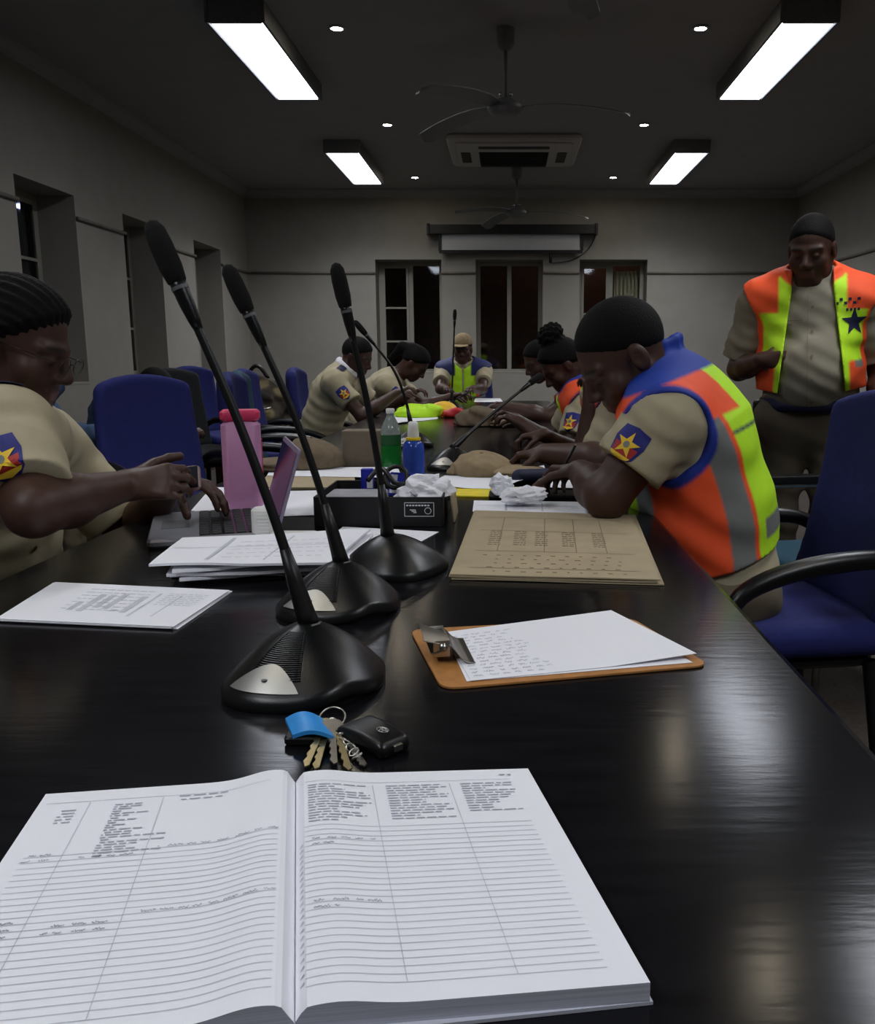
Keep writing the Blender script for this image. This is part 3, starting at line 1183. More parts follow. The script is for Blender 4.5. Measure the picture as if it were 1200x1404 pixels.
class Body:
    """joints of one person; every garment is grown from the same joints"""

    def __init__(s, **kw):
        s.g = 1.0
        s.belly = 0.0
        s.bust = 0.0
        s.h = 0.006
        s.arm = 1.0
        s.fem = False
        s.hs = 1.0
        s.__dict__.update(kw)
        A = lambda v: np.array(v, float)
        for k_ in ('pel', 'neck', 'head', 'shL', 'shR', 'wrL', 'wrR', 'elL', 'elR'):
            setattr(s, k_, A(getattr(s, k_)))
        s.lat = N3(s.shL - s.shR)                       # towards the left arm
        s.spine = N3(s.neck - s.pel)
        s.lat = N3(s.lat - s.spine * (s.lat @ s.spine))
        s.fr = np.cross(s.lat, s.spine)                 # forward
        s.len = np.linalg.norm(s.neck - s.pel)
        s.HM = head_axes(s.hfwd, getattr(s, 'hroll', 0.0))
        s.bend = getattr(s, 'bend', 0.0)                # how far the back bows outwards

    def at(s, w, f=0.0, l=0.0):
        return s.pel + s.spine * (w * s.len) + s.fr * (f - s.bend * 4 * w * (1 - w)) + s.lat * l

    def torso(s, S, o=0.0, k=.05, warp=None):
        g = s.g
        fl = (s.fr, .74)
        S.cap(s.at(0), s.at(.36), .160 * g + o, .150 * g + o, k, fl, warp=warp)
        S.cap(s.at(.36), s.at(.72), .150 * g + o, .165 * g + o, k, fl, warp=warp)
        S.cap(s.at(.72), s.at(.86), .165 * g + o, .120 * g + o, k, fl, warp=warp)
        a, b = s.shR + s.lat * .03, s.shL - s.lat * .03
        S.cap(a, b, .066 * g ** .5 + o, None, k, warp=warp)
        for sh in (s.shL, s.shR):
            S.cap(s.neck + s.spine * .01, sh, .046 + o, .050 + o, .05, warp=warp)
        if s.belly:
            S.ell(s.at(.30, .05 + s.belly * .5), (.13 * g + o, .10 + s.belly * .6 + o, .16 + o),
                  np.stack([s.lat, s.fr, s.spine], 1), .06, warp=warp)
        if s.bust:
            for q in (-1, 1):
                S.ell(s.at(.62, .085, q * .075), (.072 + o, .05 + s.bust + o, .08 + o),
                      np.stack([s.lat, s.fr, s.spine], 1), .05, warp=warp)

    def box(s, extra=()):
        P = np.array([s.pel, s.neck, s.head, s.shL, s.shR, s.wrL, s.wrR, s.elL, s.elR] + list(extra))
        return P.min(0), P.max(0)

    def body(s, root, m, hands):
        lo, hi = s.box()
        S = Sdf(lo - .26, hi + .26, s.h)
        s.torso(S, -.004)
        for sh, el, wr in ((s.shL, s.elL, s.wrL), (s.shR, s.elR, s.wrR)):
            a = s.arm
            S.cap(sh, el, .054 * a, .041 * a, .03)
            S.cap(el, el + (wr - el) * .35, .041 * a, .043 * a, .02)
            S.cap(el + (wr - el) * .35, wr, .043 * a, .027 * a, .02)
        head_sdf(S, s.head, s.HM, s.neck, fem=s.fem, scale=s.hs)
        for wr, hd in ((s.wrL, hands[0]), (s.wrR, hands[1])):
            hand_sdf(S, wr, **hd)
        return S.build('body', m, root, paint_skin([(s.head, s.HM, s.hs)]))

    def hair(s, root, m, kind='short', thick=.007):
        c, M, q = s.head, s.HM, s.hs
        lo, hi = c - .2, c + .2
        S = Sdf(lo - .06, hi + .06, min(s.h, .005))
        W = lambda x, y, z: np.array(c) + M @ (np.array((x, y, z)) * q)

        def local(X, Y, Z):
            x, y, z = X - c[0], Y - c[1], Z - c[2]
            return [(x * M[0, i] + y * M[1, i] + z * M[2, i]) / q for i in range(3)]

        def full(X, Y, Z):
            x, y, z = local(X, Y, Z)
            line = z - (.012 + .72 * y - np.abs(x) * .10)
            return -(.0125 + .0035) * np.clip(line / .030, 0, 1) + .0035
        if kind in ('short', 'crop'):
            # the crop swells out of the scalp above the hairline instead of sitting on it like a cap
            def swell(X, Y, Z):
                x, y, z = local(X, Y, Z)
                e = .002 * np.sin(x * 700 + 3 * np.sin(z * 300)) + .002 * np.sin(y * 520 + x * 260)
                line = z - (.016 + .60 * y - np.abs(x) * .10 + e)
                return -(thick + .0035) * np.clip(line / .022, 0, 1) + .0035
            S.ell(W(0, -.012, .032), (.074 * q, .096 * q, .088 * q), M, .01, warp=swell)
            S.ell(W(0, .028, -.045), (.060 * q, .064 * q, .076 * q), M, .03, warp=lambda X, Y, Z: swell(X, Y, Z) + .001)
            S.keep(lambda X, Y, Z: -(local(X, Y, Z)[2] + .06) * .8)
        elif kind == 'braids':
            def rid(X, Y, Z):
                x, y, z = local(X, Y, Z)
                return .0035 * np.sin(np.arctan2(x, z + .02) * 44)
            S.ell(W(0, -.012, .032), (.074 * q, .096 * q, .088 * q), M, .01, warp=lambda X, Y, Z: full(X, Y, Z) + rid(X, Y, Z))
            S.ell(W(0, .028, -.045), (.060 * q, .064 * q, .076 * q), M, .03, warp=lambda X, Y, Z: full(X, Y, Z) + .001)
            S.keep(lambda X, Y, Z: -(local(X, Y, Z)[2] + .06) * .8)
            rb = lambda X, Y, Z: .003 * np.sin(X * 300 + Y * 180) + .003 * np.sin(Z * 240)
            S.cap(W(0, -.095, .02), W(-.01, -.125, -.09), .062 * q, .05 * q, .03, warp=rb)
        elif kind == 'bun':
            rb = lambda X, Y, Z: .004 * np.sin(X * 210 + 2 * np.sin(Y * 120)) + .004 * np.sin(Z * 190 + Y * 150)
            S.ell(W(0, -.012, .032), (.074 * q, .096 * q, .088 * q), M, .01, warp=full)
            S.ell(W(0, .028, -.045), (.060 * q, .064 * q, .076 * q), M, .03, warp=full)
            S.keep(lambda X, Y, Z: -(local(X, Y, Z)[2] + .06) * .8)
            S.ell(W(0, -.045, .145), (.062 * q, .062 * q, .05 * q), M, .02, warp=rb)
        elif kind == 'tail':
            S.ell(W(0, -.012, .032), (.074 * q, .096 * q, .088 * q), M, .01, warp=full)
            S.ell(W(0, .028, -.045), (.060 * q, .064 * q, .076 * q), M, .03, warp=full)
            S.keep(lambda X, Y, Z: -(local(X, Y, Z)[2] + .06) * .8)
            S.cap(W(0, -.09, .06), W(0, -.15, .02), .045 * q, .035 * q, .03)
            S.cap(W(0, -.15, .02), W(0, -.16, -.10), .035 * q, .022 * q, .03)
        return S.build('hair', m, root)

    def shirt(s, root, m, sleeve=.62, collar=True, col=None, o=.013, long=False, amp=.0028, hem=-.12, wd=(.4, .3, 1)):
        lo, hi = s.box()
        S = Sdf(lo - .26, hi + .26, s.h)
        w = wrinkle(amp, 42, wd)
        s.torso(S, o, warp=w)
        nk = s.neck + s.spine * .015
        for sh, el, wr in ((s.shL, s.elL, s.wrL), (s.shR, s.elR, s.wrR)):
            a = s.arm
            e = sh + (el - sh) * (1.0 if long else sleeve)
            d = N3(el - sh)
            T_ = Sdf(lo - .26, hi + .26, s.h)
            T_.cap(sh, el + d * .05 if not long else el, .062 * a + o, .052 * a + o + .006, .02, warp=wrinkle(amp, 50, d))
            if long:
                T_.cap(el, wr, .047 * a + o, .034 * a + o, .03, warp=wrinkle(amp, 60, N3(wr - el)))
            else:
                X, Y, Z = np.ogrid[0:T_.n[0], 0:T_.n[1], 0:T_.n[2]]
                P = [(q_ * T_.h + T_.lo[i]) for i, q_ in enumerate((X, Y, Z))]
                pl = (P[0] - e[0]) * d[0] + (P[1] - e[1]) * d[1] + (P[2] - e[2]) * d[2]
                T_.f = np.maximum(T_.f, pl.astype(np.float32))
            kk = .03
            hh = np.clip(.5 + .5 * (S.f - T_.f) / kk, 0, 1)
            S.f = (S.f + (T_.f - S.f) * hh - kk * hh * (1 - hh)).astype(np.float32)
        # neck hole and hem
        hd = s.head - s.neck
        S.cap(nk + s.fr * .02, nk + N3(hd) * .16, .068 if s.fem else .074, .075, .008, op='cut')
        b0 = s.pel + s.spine * hem
        S.keep(lambda X, Y, Z: -((X - b0[0]) * s.spine[0] + (Y - b0[1]) * s.spine[1] + (Z - b0[2]) * s.spine[2]))
        if collar:
            R = .070 if s.fem else .078
            for sg in (-1, 1):
                pts = []
                for t in np.linspace(0, 1, 6):
                    a = PI * (1 - t * .93)
                    pts.append(nk + s.spine * (.035 - .035 * t) + s.lat * sg * R * math.sin(a) + s.fr * (R * 1.0 * math.cos(a) + .015)
                               )
                for a, b in zip(pts[:-1], pts[1:]):
                    S.cap(a, b, .015, None, .012)
                S.cap(pts[-1], pts[-1] - s.spine * .045 + s.lat * sg * .045 + s.fr * .012, .013, .010, .010)
        return S.build('shirt', m, root, paint=col)

    def tors(s, V):
        """torso coordinates of points: w along the spine (0 pelvis, 1 neck), l lateral, f forward"""
        q = V - s.pel
        w = q @ s.spine / s.len
        l = q @ s.lat
        f = q @ s.fr + s.bend * 4 * np.clip(w, 0, 1) * (1 - np.clip(w, 0, 1))
        return w, l, f

    def vest(s, root, m, paint, o=.028, hem=.02, opening=.05, openlow=None, amp=.003, armhole=.085, wd=(.4, .2, 1), collar=.0):
        lo, hi = s.box()
        S = Sdf(lo - .28, hi + .28, s.h)
        s.torso(S, o, warp=wrinkle(amp, 33, wd))
        nk = s.neck + s.spine * .015
        for sh, el in ((s.shL, s.elL), (s.shR, s.elR)):
            d = N3(el - sh)
            out = N3(sh - s.neck)
            S.cap(sh, sh + out * .015, .058 + o * .6, None, .02)
        for sh, el in ((s.shL, s.elL), (s.shR, s.elR)):
            d = N3(el - sh)
            out = N3(sh - s.neck)
            a = sh + out * .062
            S.cap(a - s.spine * .02, a + d * .16, armhole, armhole + .005, .012, op='cut')
        S.cap(nk + s.fr * .03, nk + N3(s.head - s.neck) * .2, .088, .10, .008, op='cut')
        if collar:
            R = .095
            pts = []
            for t in np.linspace(-1, 1, 11):
                a = PI - t * 2.4
                pts.append(nk + s.spine * (.02 - .012 * abs(t)) + s.lat * R * math.sin(a) + s.fr * (R * math.cos(a) + .03))
            for a, b in zip(pts[:-1], pts[1:]):
                for q in (0, .25, .5, .75, 1):
                    cd = N3(s.spine + np.array((0, 0, .9)) - s.fr * .25) * collar * q
                    S.cap(a + cd, b + cd, .010, None, .012)
        b0 = s.pel + s.spine * hem * 1.0
        ol = opening if openlow is None else openlow

        def cut(X, Y, Z):
            x, y, z = X - s.pel[0], Y - s.pel[1], Z - s.pel[2]
            w = (x * s.spine[0] + y * s.spine[1] + z * s.spine[2])
            l = (x * s.lat[0] + y * s.lat[1] + z * s.lat[2])
            f = (x * s.fr[0] + y * s.fr[1] + z * s.fr[2])
            ww = np.clip(w / s.len, 0, 1)
            half = ol + (opening - ol) * ww
            d1 = hem - w
            d2 = np.minimum(half - np.abs(l), f - .02)
            return np.maximum(d1, d2)
        S.keep(cut)
        return S.build('vest', m, root, paint=paint)

    def trousers(s, root, m, hips, knees, ankles, h=.009, o=0.0, r=1.0, amp=.004):
        P = np.array([s.pel] + list(hips) + list(knees) + list(ankles))
        S = Sdf(P.min(0) - .26, P.max(0) + .26, h)
        S.cap(hips[0], hips[1], .125 * r, None, .05, warp=wrinkle(amp, 30))
        S.cap(s.pel - s.spine * .05, s.pel + s.spine * .07, .158 * s.g, .155 * s.g, .05, (s.fr, .76))
        for hp, kn, an in zip(hips, knees, ankles):
            S.cap(hp, kn, .094 * r, .068 * r, .04, warp=wrinkle(amp, 34))
            S.cap(kn, an, .068 * r, .056 * r, .03, warp=wrinkle(amp, 40))
        return S.build('trousers', m, root)


def shoe(root, m, an, fwd, h=.008):
    an = np.array(an, float)
    f = N3((fwd[0], fwd[1], 0))
    S = Sdf(an - .28, an + .28, h)
    b = np.array((an[0], an[1], 0.0))
    S.cap(b - f * .04 + (0, 0, .045), b + f * .16 + (0, 0, .038), .042, .036, .02)
    S.cap(b + (0, 0, .05), b + (0, 0, .11), .046, .046, .02)
    S.keep(lambda X, Y, Z: 0.004 - Z + 0 * X + 0 * Y)
    return S.build('shoe', m, root)


def legs_seated(B, root, m, mshoe, fwd, seat=.50, thigh=.40, splay=.09):
    f = N3((fwd[0], fwd[1], 0))
    l = np.cross((0, 0, 1), f)
    p = np.array((B.pel[0], B.pel[1], seat + .065))
    hips = [p + l * .085, p - l * .085]
    kn = [h_ + f * thigh + l * sg * (splay - .05) + np.array((0, 0, -.02)) for h_, sg in zip(hips, (1, -1))]
    an = [np.array((k_[0] - f[0] * .03, k_[1] - f[1] * .03, .11)) for k_ in kn]
    B.trousers(root, m, hips, kn, an, r=.86)
    for a in an:
        shoe(root, mshoe, a, fwd)


def seated(label, seat_xy, fwd, lean=25, headfwd=None, headdz=0.0, wrL=None, wrR=None, h=.007, shirt=None, shirt_long=False,
           vest=None, hair='short', trouser=None, g=1.0, fem=False, hands=None, group=None, hl=.155, belly=0, bust=0, tilt=None,
           head_at=None, neck_len=.47, seat=.50, collar=True, poleL=None, poleR=None, l1=.285, l2=.26, elbR=None, sleeve=.62, hs=1.0, loc=None,
           hroll=0.0, bend=.02, vkw=None, headlean=None, shoL=None, shoR=None, arm=1.0):
    f = N3((fwd[0], fwd[1], 0))
    l = np.cross((0, 0, 1), f)
    z = np.array((0, 0, 1.0))
    L = math.radians(lean)
    u = z * math.cos(L) + f * math.sin(L)
    pel = np.array((seat_xy[0], seat_xy[1], seat + .085))
    neck = pel + u * neck_len
    shc = pel + u * (neck_len - .055) + f * .01
    shL, shR = shc + l * .185 * g, shc - l * .185 * g
    shL = shL if shoL is None else shoL
    shR = shR if shoR is None else shoR
    hv = N3(u + f * (.35 if headlean is None else headlean))
    head = neck + hv * hl if head_at is None else np.array(head_at, float)
    hf = N3(headfwd if headfwd is not None else f * 1 + z * -.5)
    elL = ik(shL, wrL, l1, l2, poleL if poleL is not None else l * .5 - z - f * .2)
    elR = ik(shR, wrR, l1, l2, poleR if poleR is not None else -l * .5 - z - f * .2)
    elR = elR if elbR is None else elbR
    B = Body(pel=pel, neck=neck, head=head, shL=shL, shR=shR, elL=elL, elR=elR, wrL=wrL, wrR=wrR, hfwd=hf, g=g, fem=fem, arm=arm,
             belly=belly, bust=bust, h=h, hs=hs, hroll=hroll, bend=bend)
    root = thing('person', label, 'person', (seat_xy[0], seat_xy[1], 0), group)
    if hands is None:
        hands = [dict(d=N3(np.array(wrL) - elL) * 1.0 + f * .4, n=-z, thumb=-l), dict(d=N3(np.array(wrR) - elR) + f * .4, n=-z, thumb=l)]
    B.body(root, MATS['skin'], hands)
    if hair:
        B.hair(root, MATS['hair'], hair)
    B.root = root
    B.fwd = f
    B.shirt_o = B.shirt(root, shirt, collar=collar, long=shirt_long, sleeve=sleeve) if shirt else None
    if vest:
        kw = dict(vkw or {})
        B.vest_o = B.vest(root, MATS['vest'], vest(B), **kw)
    legs_seated(B, root, trouser or MATS['khaki'], MATS['shoe'], fwd, seat)
    return B


LIME = lin((196, 250, 40))
ORANGE = lin((255, 92, 44))
GREYR = lin((120, 122, 120))
NAVY = lin((26, 38, 92))
RED = lin((170, 40, 34))


def vest_paint(side_orange=True, yoke=ORANGE, trim=NAVY, front=LIME):
    """pigment of a patrol vest: lime front and back, orange yoke and sides, grey reflective bands, dark trim"""
    def mk(B):
        def f(V):
            w, l, fr = B.tors(V)
            th = np.degrees(np.arctan2(np.abs(l), fr))
            col = np.tile(np.array(front, np.float32), (len(V), 1))
            col[(th > 40) & (th < 56)] = GREYR
            col[(th >= 56) & (th < 122)] = ORANGE if side_orange else front
            col[(th >= 122) & (th < 140)] = GREYR
            edge = (th >= 140) & (th < 144)
            col[edge] = ORANGE
            sh = np.minimum(np.linalg.norm(V - B.shL, axis=1), np.linalg.norm(V - B.shR, axis=1))
            top = (w > .76) & (np.abs(l) > .085)
            col[top] = yoke
            low = (th > 144) & (w > .14) & (w < .20)
            col[low] = GREYR
            lowf = (th < 40) & (w > .30) & (w < .38)
            col[lowf] = GREYR
            # bound armholes
            for s_, e_ in ((B.shL, B.elL), (B.shR, B.elR)):
                d = N3(e_ - s_)
                out = N3(s_ - B.neck)
                a = s_ + out * .062 - B.spine * .02
                b = s_ + out * .062 + d * .16
                ab = b - a
                t = np.clip(((V - a) @ ab) / (ab @ ab), 0, 1)
                dist = np.linalg.norm(V - a - t[:, None] * ab, axis=1)
                col[dist < .085 + .013] = trim
            hd = N3(B.head - B.neck)
            q = V - B.neck
            up = q @ hd
            rad = np.linalg.norm(q - up[:, None] * hd, axis=1)
            col[(up > .02) & (rad < .125) & (w > .93)] = lin((20, 50, 150)) if trim is NAVY else ORANGE
            return col
        return f
    return mk
# ---------------------------------------------------------------- things on the table
def bil(c):
    """bilinear patch from four corners (near-left, near-right, far-right, far-left)"""
    a, b, c_, d = [Vector(q) for q in c]
    return lambda u, v: (a * (1 - u) + b * u) * (1 - v) + (d * (1 - u) + c_ * u) * v


def strips(m, f, rows, mi, lift=.0004, seg=1):
    """short printed strokes on the surface f: rows of (u0, u1, v, thickness)"""
    for u0, u1, v, th in rows:
        n = max(1, int(abs(u1 - u0) * 40)) if seg == 0 else seg
        for k in range(n):
            a, b = u0 + (u1 - u0) * k / n, u0 + (u1 - u0) * (k + 1) / n
            q = [Vector(f(a, v)), Vector(f(b, v)), Vector(f(b, v + th)), Vector(f(a, v + th))]
            m.add([p + Vector((0, 0, lift)) for p in q], [(0, 1, 2, 3)], mi)


def words(rng, u0, u1, v, th, gap=.012, wmin=.02, wmax=.06):
    out, u = [], u0
    while u < u1:
        w = min(rng.uniform(wmin, wmax), u1 - u)
        out.append((u, u + w, v + rng.uniform(-.1, .1) * th, th))
        u += w + gap
    return out


def scribble(rng, u0, u1, v, h):
    """illegible handwriting: runs of short uneven strokes"""
    out, u = [], u0
    while u < u1:
        w = rng.uniform(.02, .05)
        e = min(u + w, u1)
        while u < e:
            s_ = rng.uniform(.002, .006)
            out.append((u, u + s_, v + rng.uniform(0, h * .7), h * rng.uniform(.2, .5)))
            u += s_ * rng.uniform(.5, 1.0)
        u += rng.uniform(.012, .03)
    return out


def paper(name, label, px, z0, th=.0006, rows=(), group=None, curl=0.0, mats=('paper', 'ink'), cat='paper', nu=10, nv=10, wave=0.0, seed=0, lift=None):
    c = [T(x, y, z0 + th) for x, y in px]
    f0 = bil(c)

    def f(u, v):
        p = f0(u, v)
        dz = curl * (abs(2 * u - 1) ** 3) + wave * math.sin(u * 5 + v * 3 + seed) * (.3 + .7 * abs(v - .5))
        if lift:
            dz += lift(u, v)
        return p + Vector((0, 0, max(dz, 0)))
    m = MB()
    m.sheet(f, th, nu, nv)
    strips(m, f, rows, 1, seg=0)
    o = m.build(name, [MATS[q] for q in mats])
    return tag(o, label, cat, group)


rng = random.Random(3)

# ---- the open register
S0, S1 = T(405, 1398, TZ + .010), T(406, 1070, TZ + .010)
RB, RT = T(892, 1345, TZ + .016), T(724, 1055, TZ + .014)
LT = T(62, 1081, TZ + .018)
LB = S0 + (LT - S1) * 1.06 + (S0 - S1) * .015
for q in (RB, RT, LT, LB, S0, S1):
    q.z = TZ
bk = thing('register_book', 'large open register with ruled white pages lying nearest the viewer', 'book', (S0 + S1) / 2)


def prof_r(u):
    return .0135 + .004 * math.exp(-((u - .12) / .12) ** 2) - .008 * math.exp(-(u / .018) ** 2)


def prof_l(u):
    return .0115 + .008 * math.exp(-((u - .09) / .13) ** 2) - .011 * math.exp(-(u / .022) ** 2)


def page_fn(far_s, near_s, near_o, far_o, prof, dip):
    f0 = bil((near_s, near_o, far_o, far_s))

    def f(u, v):
        p = f0(u, v)
        return Vector((p.x, p.y, TZ + prof(u) * (1 - dip * (1 - v) * 0) + .0015))
    return f


fr_, fl_ = page_fn(S1, S0, RB, RT, prof_r, 0), page_fn(S1, S0, LB, LT, prof_l, 0)


def block(f, nm, lab, rows, rows_dark):
    m = MB()
    nu, nv = 60, 12
    top = [f(i / nu, j / nv) for j in range(nv + 1) for i in range(nu + 1)]
    k = len(top)
    W = nu + 1
    # the leaves below the top one step back a little, so their edges show
    lay = 7
    allv = list(top)
    for q in range(1, lay + 1):
        t = q / lay
        allv += [Vector((p.x, p.y, TZ + .002 + (p.z - TZ - .002) * (1 - t))) for p in top]
    m.add(allv, [(j * W + i, j * W + i + 1, (j + 1) * W + i + 1, (j + 1) * W + i) for j in range(nv) for i in range(nu)], 0)
    rim = [i for i in range(W)] + [j * W + nu for j in range(1, nv + 1)] + [nv * W + i for i in range(nu - 1, -1, -1)] + [j * W for j in range(nv - 1, 0, -1)]
    for q in range(lay):
        for a in range(len(rim)):
            b = (a + 1) % len(rim)
            m.f.append((q * k + rim[a], (q + 1) * k + rim[a], (q + 1) * k + rim[b], q * k + rim[b]))
            m.m.append(2)
    strips(m, f, rows, 1, seg=0)
    strips(m, f, rows_dark, 3, lift=.0006, seg=0)
    o = m.build(nm, [MATS['paper'], MATS['ink'], MATS['paper_edge'], MATS['ink_dark']], bk)
    return o


rows, dark = [], []
for i in range(26):                                       # ruled lines of the right page
    rows.append((.03, .90, .055 + i * .0248, .0022))
for u in (.315, .635):                                    # column rules
    rows.append((u, u + .003, .055, .86))
rows.append((.02, .90, .93, .002))
for cu0, cu1, n_ in ((.05, .30, 15), (.37, .62, 14), (.68, .90, 12)):
    for i in range(n_):
        e = cu0 + (cu1 - cu0) * rng.choice((1, .96, .9, .8, .6, .45))
        dark += words(rng, cu0, e, .905 - i * .0148, .0052, .008, .02, .05)
dark += words(rng, .86, .91, .955, .008)
for i in (10, 11, 21, 22):
    v = .055 + i * .0248 + .003
    dark += scribble(rng, .06, .29 if i in (11, 22) else .14, v, .010)
for i in range(22):
    rows.append((.012, .026, .07 + i * .0248, .006))
block(fr_, 'page_block', None, rows, dark)
rows, dark = [], []
for i in range(25):
    rows.append((.06, .93, .05 + i * .0252, .0022))
rows.append((.10, .97, .935, .002))
for u in (.52, .80):
    rows.append((u, u + .003, .05, .88))
for i in range(22):
    e = .70 - .23 * rng.choice((.15, .3, .45, .45, .6, 1))
    dark += words(rng, e, .70, .90 - i * .0125, .005, .008, .02, .05)
for i in range(5):
    dark += words(rng, .84, .90, .885 - i * .016, .005)
dark += words(rng, .27, .46, .925, .005) + words(rng, .29, .46, .905, .005)
for i in (11, 12, 13, 23, 24):
    v = .05 + i * .0252 + .002
    dark += scribble(rng, .06 if i in (13, 24) else .56, .48 if i in (13, 24) else .74, v, .010)
    dark += scribble(rng, .84, .93, v, .010)
block(fl_, 'page_block', None, rows, dark)
m = MB()
n_ = Vector((0, 0, 1))
cv = [LB + (LB - S0) * .01, RB + (RB - S0) * .01, RT + (RT - S1) * .01, LT + (LT - S1) * .01]
m.prism([(p.x, p.y) for p in cv], TZ + .0003, TZ + .0026)
m.build('cover', MATS['paper_edge'], bk)

# ---- clipboard
cbc = [(606, 948), (974, 915), (866, 850), (562, 866)]
cb = thing('clipboard', 'brown hardboard clipboard with a steel clip on the right half of the table', 'clipboard', T(760, 895, TZ))
P4 = [T(x, y, TZ) for x, y in cbc]
out = []
for i in range(4):
    p, a, b = P4[i], P4[i - 1], P4[(i + 1) % 4]
    for k in range(6):
        t = k / 5
        q = p + (a - p).normalized() * .022 * (1 - t) ** 2 + (b - p).normalized() * .022 * t ** 2
        out.append((q.x, q.y))
MB().prism(out, TZ + .0004, TZ + .0036).build('board', MATS['hardboard'], cb, bevel=.0008)
A, B_ = P4[0], P4[3]
ex = ((P4[1] + P4[2]) / 2 - (A + B_) / 2).normalized()      # along the board
ey = Vector((-ex.y, ex.x, 0))
c0 = (A + B_) / 2 + ex * .022 + Vector((0, 0, TZ * 0))
c0.z = TZ + .0036
R3 = Matrix((ex, ey, Vector((0, 0, 1)))).transposed()


def L3(x, y, z):
    return c0 + ex * x + ey * y + Vector((0, 0, z))


m = MB()


def plate(u, v):
    x = -.018 + .052 * u
    return L3(x, (v - .5) * (.080 - .015 * math.cos(u * PI)), .004 + .020 * math.exp(-((u - .42) / .25) ** 2) + .010 * max(0, .25 - u) * 4)


m.sheet(plate, .0012, 16, 10)
m.build('clip_plate', MATS['steel'], cb, smooth=True, auto=40)
m = MB()


def lever(u, v):
    x = -.026 + .034 * u
    return L3(x, (v - .5) * (.056 + .016 * (1 - u)), .032 - .012 * u + .004 * math.sin(v * PI))


m.sheet(lever, .0012, 10, 8)
for q in (-1, 1):
    m.box(L3(-.004, q * .030, .018), (.020, .0015, .020), R3)
m.build('clip_lever', MATS['steel'], cb, smooth=True, auto=40)
m = MB().tube([L3(-.002, -.034, .020), L3(-.002, .034, .020)], .005, 10)
for q in (-.02, .02):
    m.tube([L3(-.002, q, .012), L3(.0, q, .006)], .004, 8)
m.build('spring', MATS['steel'], cb, smooth=True)
m = MB().lathe([(.004, 0), (.004, .0022), (.001, .003)], L3(.030, -.03, 0), 10)
m.build('rivet', MATS['steel'], cb)
hand_rows = []
for i in range(14):
    hand_rows += scribble(rng, .02, .34 + .04 * math.sin(i), .05 + i * .062, .03)
paper('paper_sheet', 'plain white sheet lowest under the clip of the brown clipboard', [(640, 934), (950, 908), (868, 862), (612, 874)], TZ + .0040, .0005)
paper('paper_sheet', 'white sheet with handwriting held on top of the brown clipboard', [(646, 933), (955, 902), (838, 844), (607, 867)], TZ + .0050, .0005, hand_rows,
      lift=lambda u, v: .006 * max(0, u - .6) * 2.5 * (1 - v) + .008 * v * u)

# ---- brown folders
fo = [(617, 787), (906, 795), (866, 706), (652, 700)]
frows = []
for v, th in ((.86, .004), (.62, .004), (.30, .004), (.08, .004)):
    frows.append((.08, .92, v, th))
for u in (.20, .45, .62, .78):
    frows.append((u, u + .004, .30, .56))
for cu in (.14, .28, .40, .55, .72):
    for i in range(8):
        frows += words(rng, cu, cu + .07, .60 - i * .03, .012, .006, .01, .04)
for i in range(5):
    frows += words(rng, .12 + rng.uniform(0, .1), .85, .24 - i * .05, .010, .05, .01, .03)
dz = 0
for k, (dx, dy, lab, rw) in enumerate(((5, 6, 'brown paper folder lowest in the pile of three beyond the clipboard', ()),
                                       (-4, 3, 'brown paper folder in the middle of the pile of three beyond the clipboard', ()),
                                       (0, 0, 'brown printed folder lying on top of the pile beyond the clipboard', frows))):
    px = [(x + dx * (1 if i in (1, 2) else .4), y + dy * (1 if i < 2 else 0)) for i, (x, y) in enumerate(fo)]
    o = paper('paper_folder', lab, px, TZ + .0008 + k * .0034, .0022, rw, 'brown folders', .0, ('kraft', 'kraft_ink'), 'folder', wave=.0014, seed=k * 2)

# ---- sheaf at the left
pr = []
for u in (.30, .36, .42, .48, .54, .60):
    pr += [(u, u + .035, .25 + .12 * rng.random(), .006 + .5 * rng.random())]
pr += [(.67, .685, .18, .62), (.80, .808, .2, .55)]
for i in range(7):
    pr += words(rng, .72, .94, .80 - i * .05, .012, .01, .02, .05)
    pr += words(rng, .26, .64, .84 - i * .09, .014, .01, .02, .05)
for k, (dx, dy, lab) in enumerate(((6, 3, 'lowest white sheet of the small pile at the left edge of the table'),
                                   (-3, 2, 'middle white sheet of the small pile at the left edge of the table'),
                                   (0, 0, 'printed white sheet on top of the small pile at the left edge of the table'))):
    paper('paper_sheet', lab, [(-6 + dx, 848 + dy), (238 + dx, 859 + dy), (315 + dx * .6, 809 + dy * .4), (76 + dx, 798 + dy * .4)], TZ + .0006 + k * .0018, .0012, pr if k == 2 else (), 'papers at the left edge of the table')

# ---- messy stack in front of the laptop
stk = [([(233, 790), (470, 786), (520, 738), (262, 745)], 'lowest sheaf of the messy white paper stack in front of the laptop', .003),
       ([(246, 796), (478, 773), (515, 735), (270, 748)], 'second lowest sheaf of the messy paper stack in front of the laptop', .006),
       ([(228, 787), (455, 781), (500, 738), (256, 742)], 'middle sheaf of the messy paper stack in front of the laptop', .006),
       ([(236, 782), (476, 768), (512, 733), (262, 740)], 'second highest sheaf of the messy paper stack in front of the laptop', .006),
       ([(204, 775), (452, 771), (508, 727), (250, 737)], 'curled white sheet topmost on the messy paper stack in front of the laptop', .004)]
z = TZ + .001
pr2 = [(.28, .30, .1, .8), (.02, .95, .55, .01), (.60, .61, .1, .8)]
for i in range(5):
    pr2 += words(rng, .35, .9, .2 + i * .13, .012, .02, .02, .06)
for k, (px, lab, th) in enumerate(stk):
    paper('paper_stack' if th > .004 else 'paper_sheet', lab, px, z, min(th, .005), pr2 if k == 4 else (), 'sheaves of the messy stack before the laptop', wave=.005, seed=k * 1.7, nu=20)
    z += th + .0028
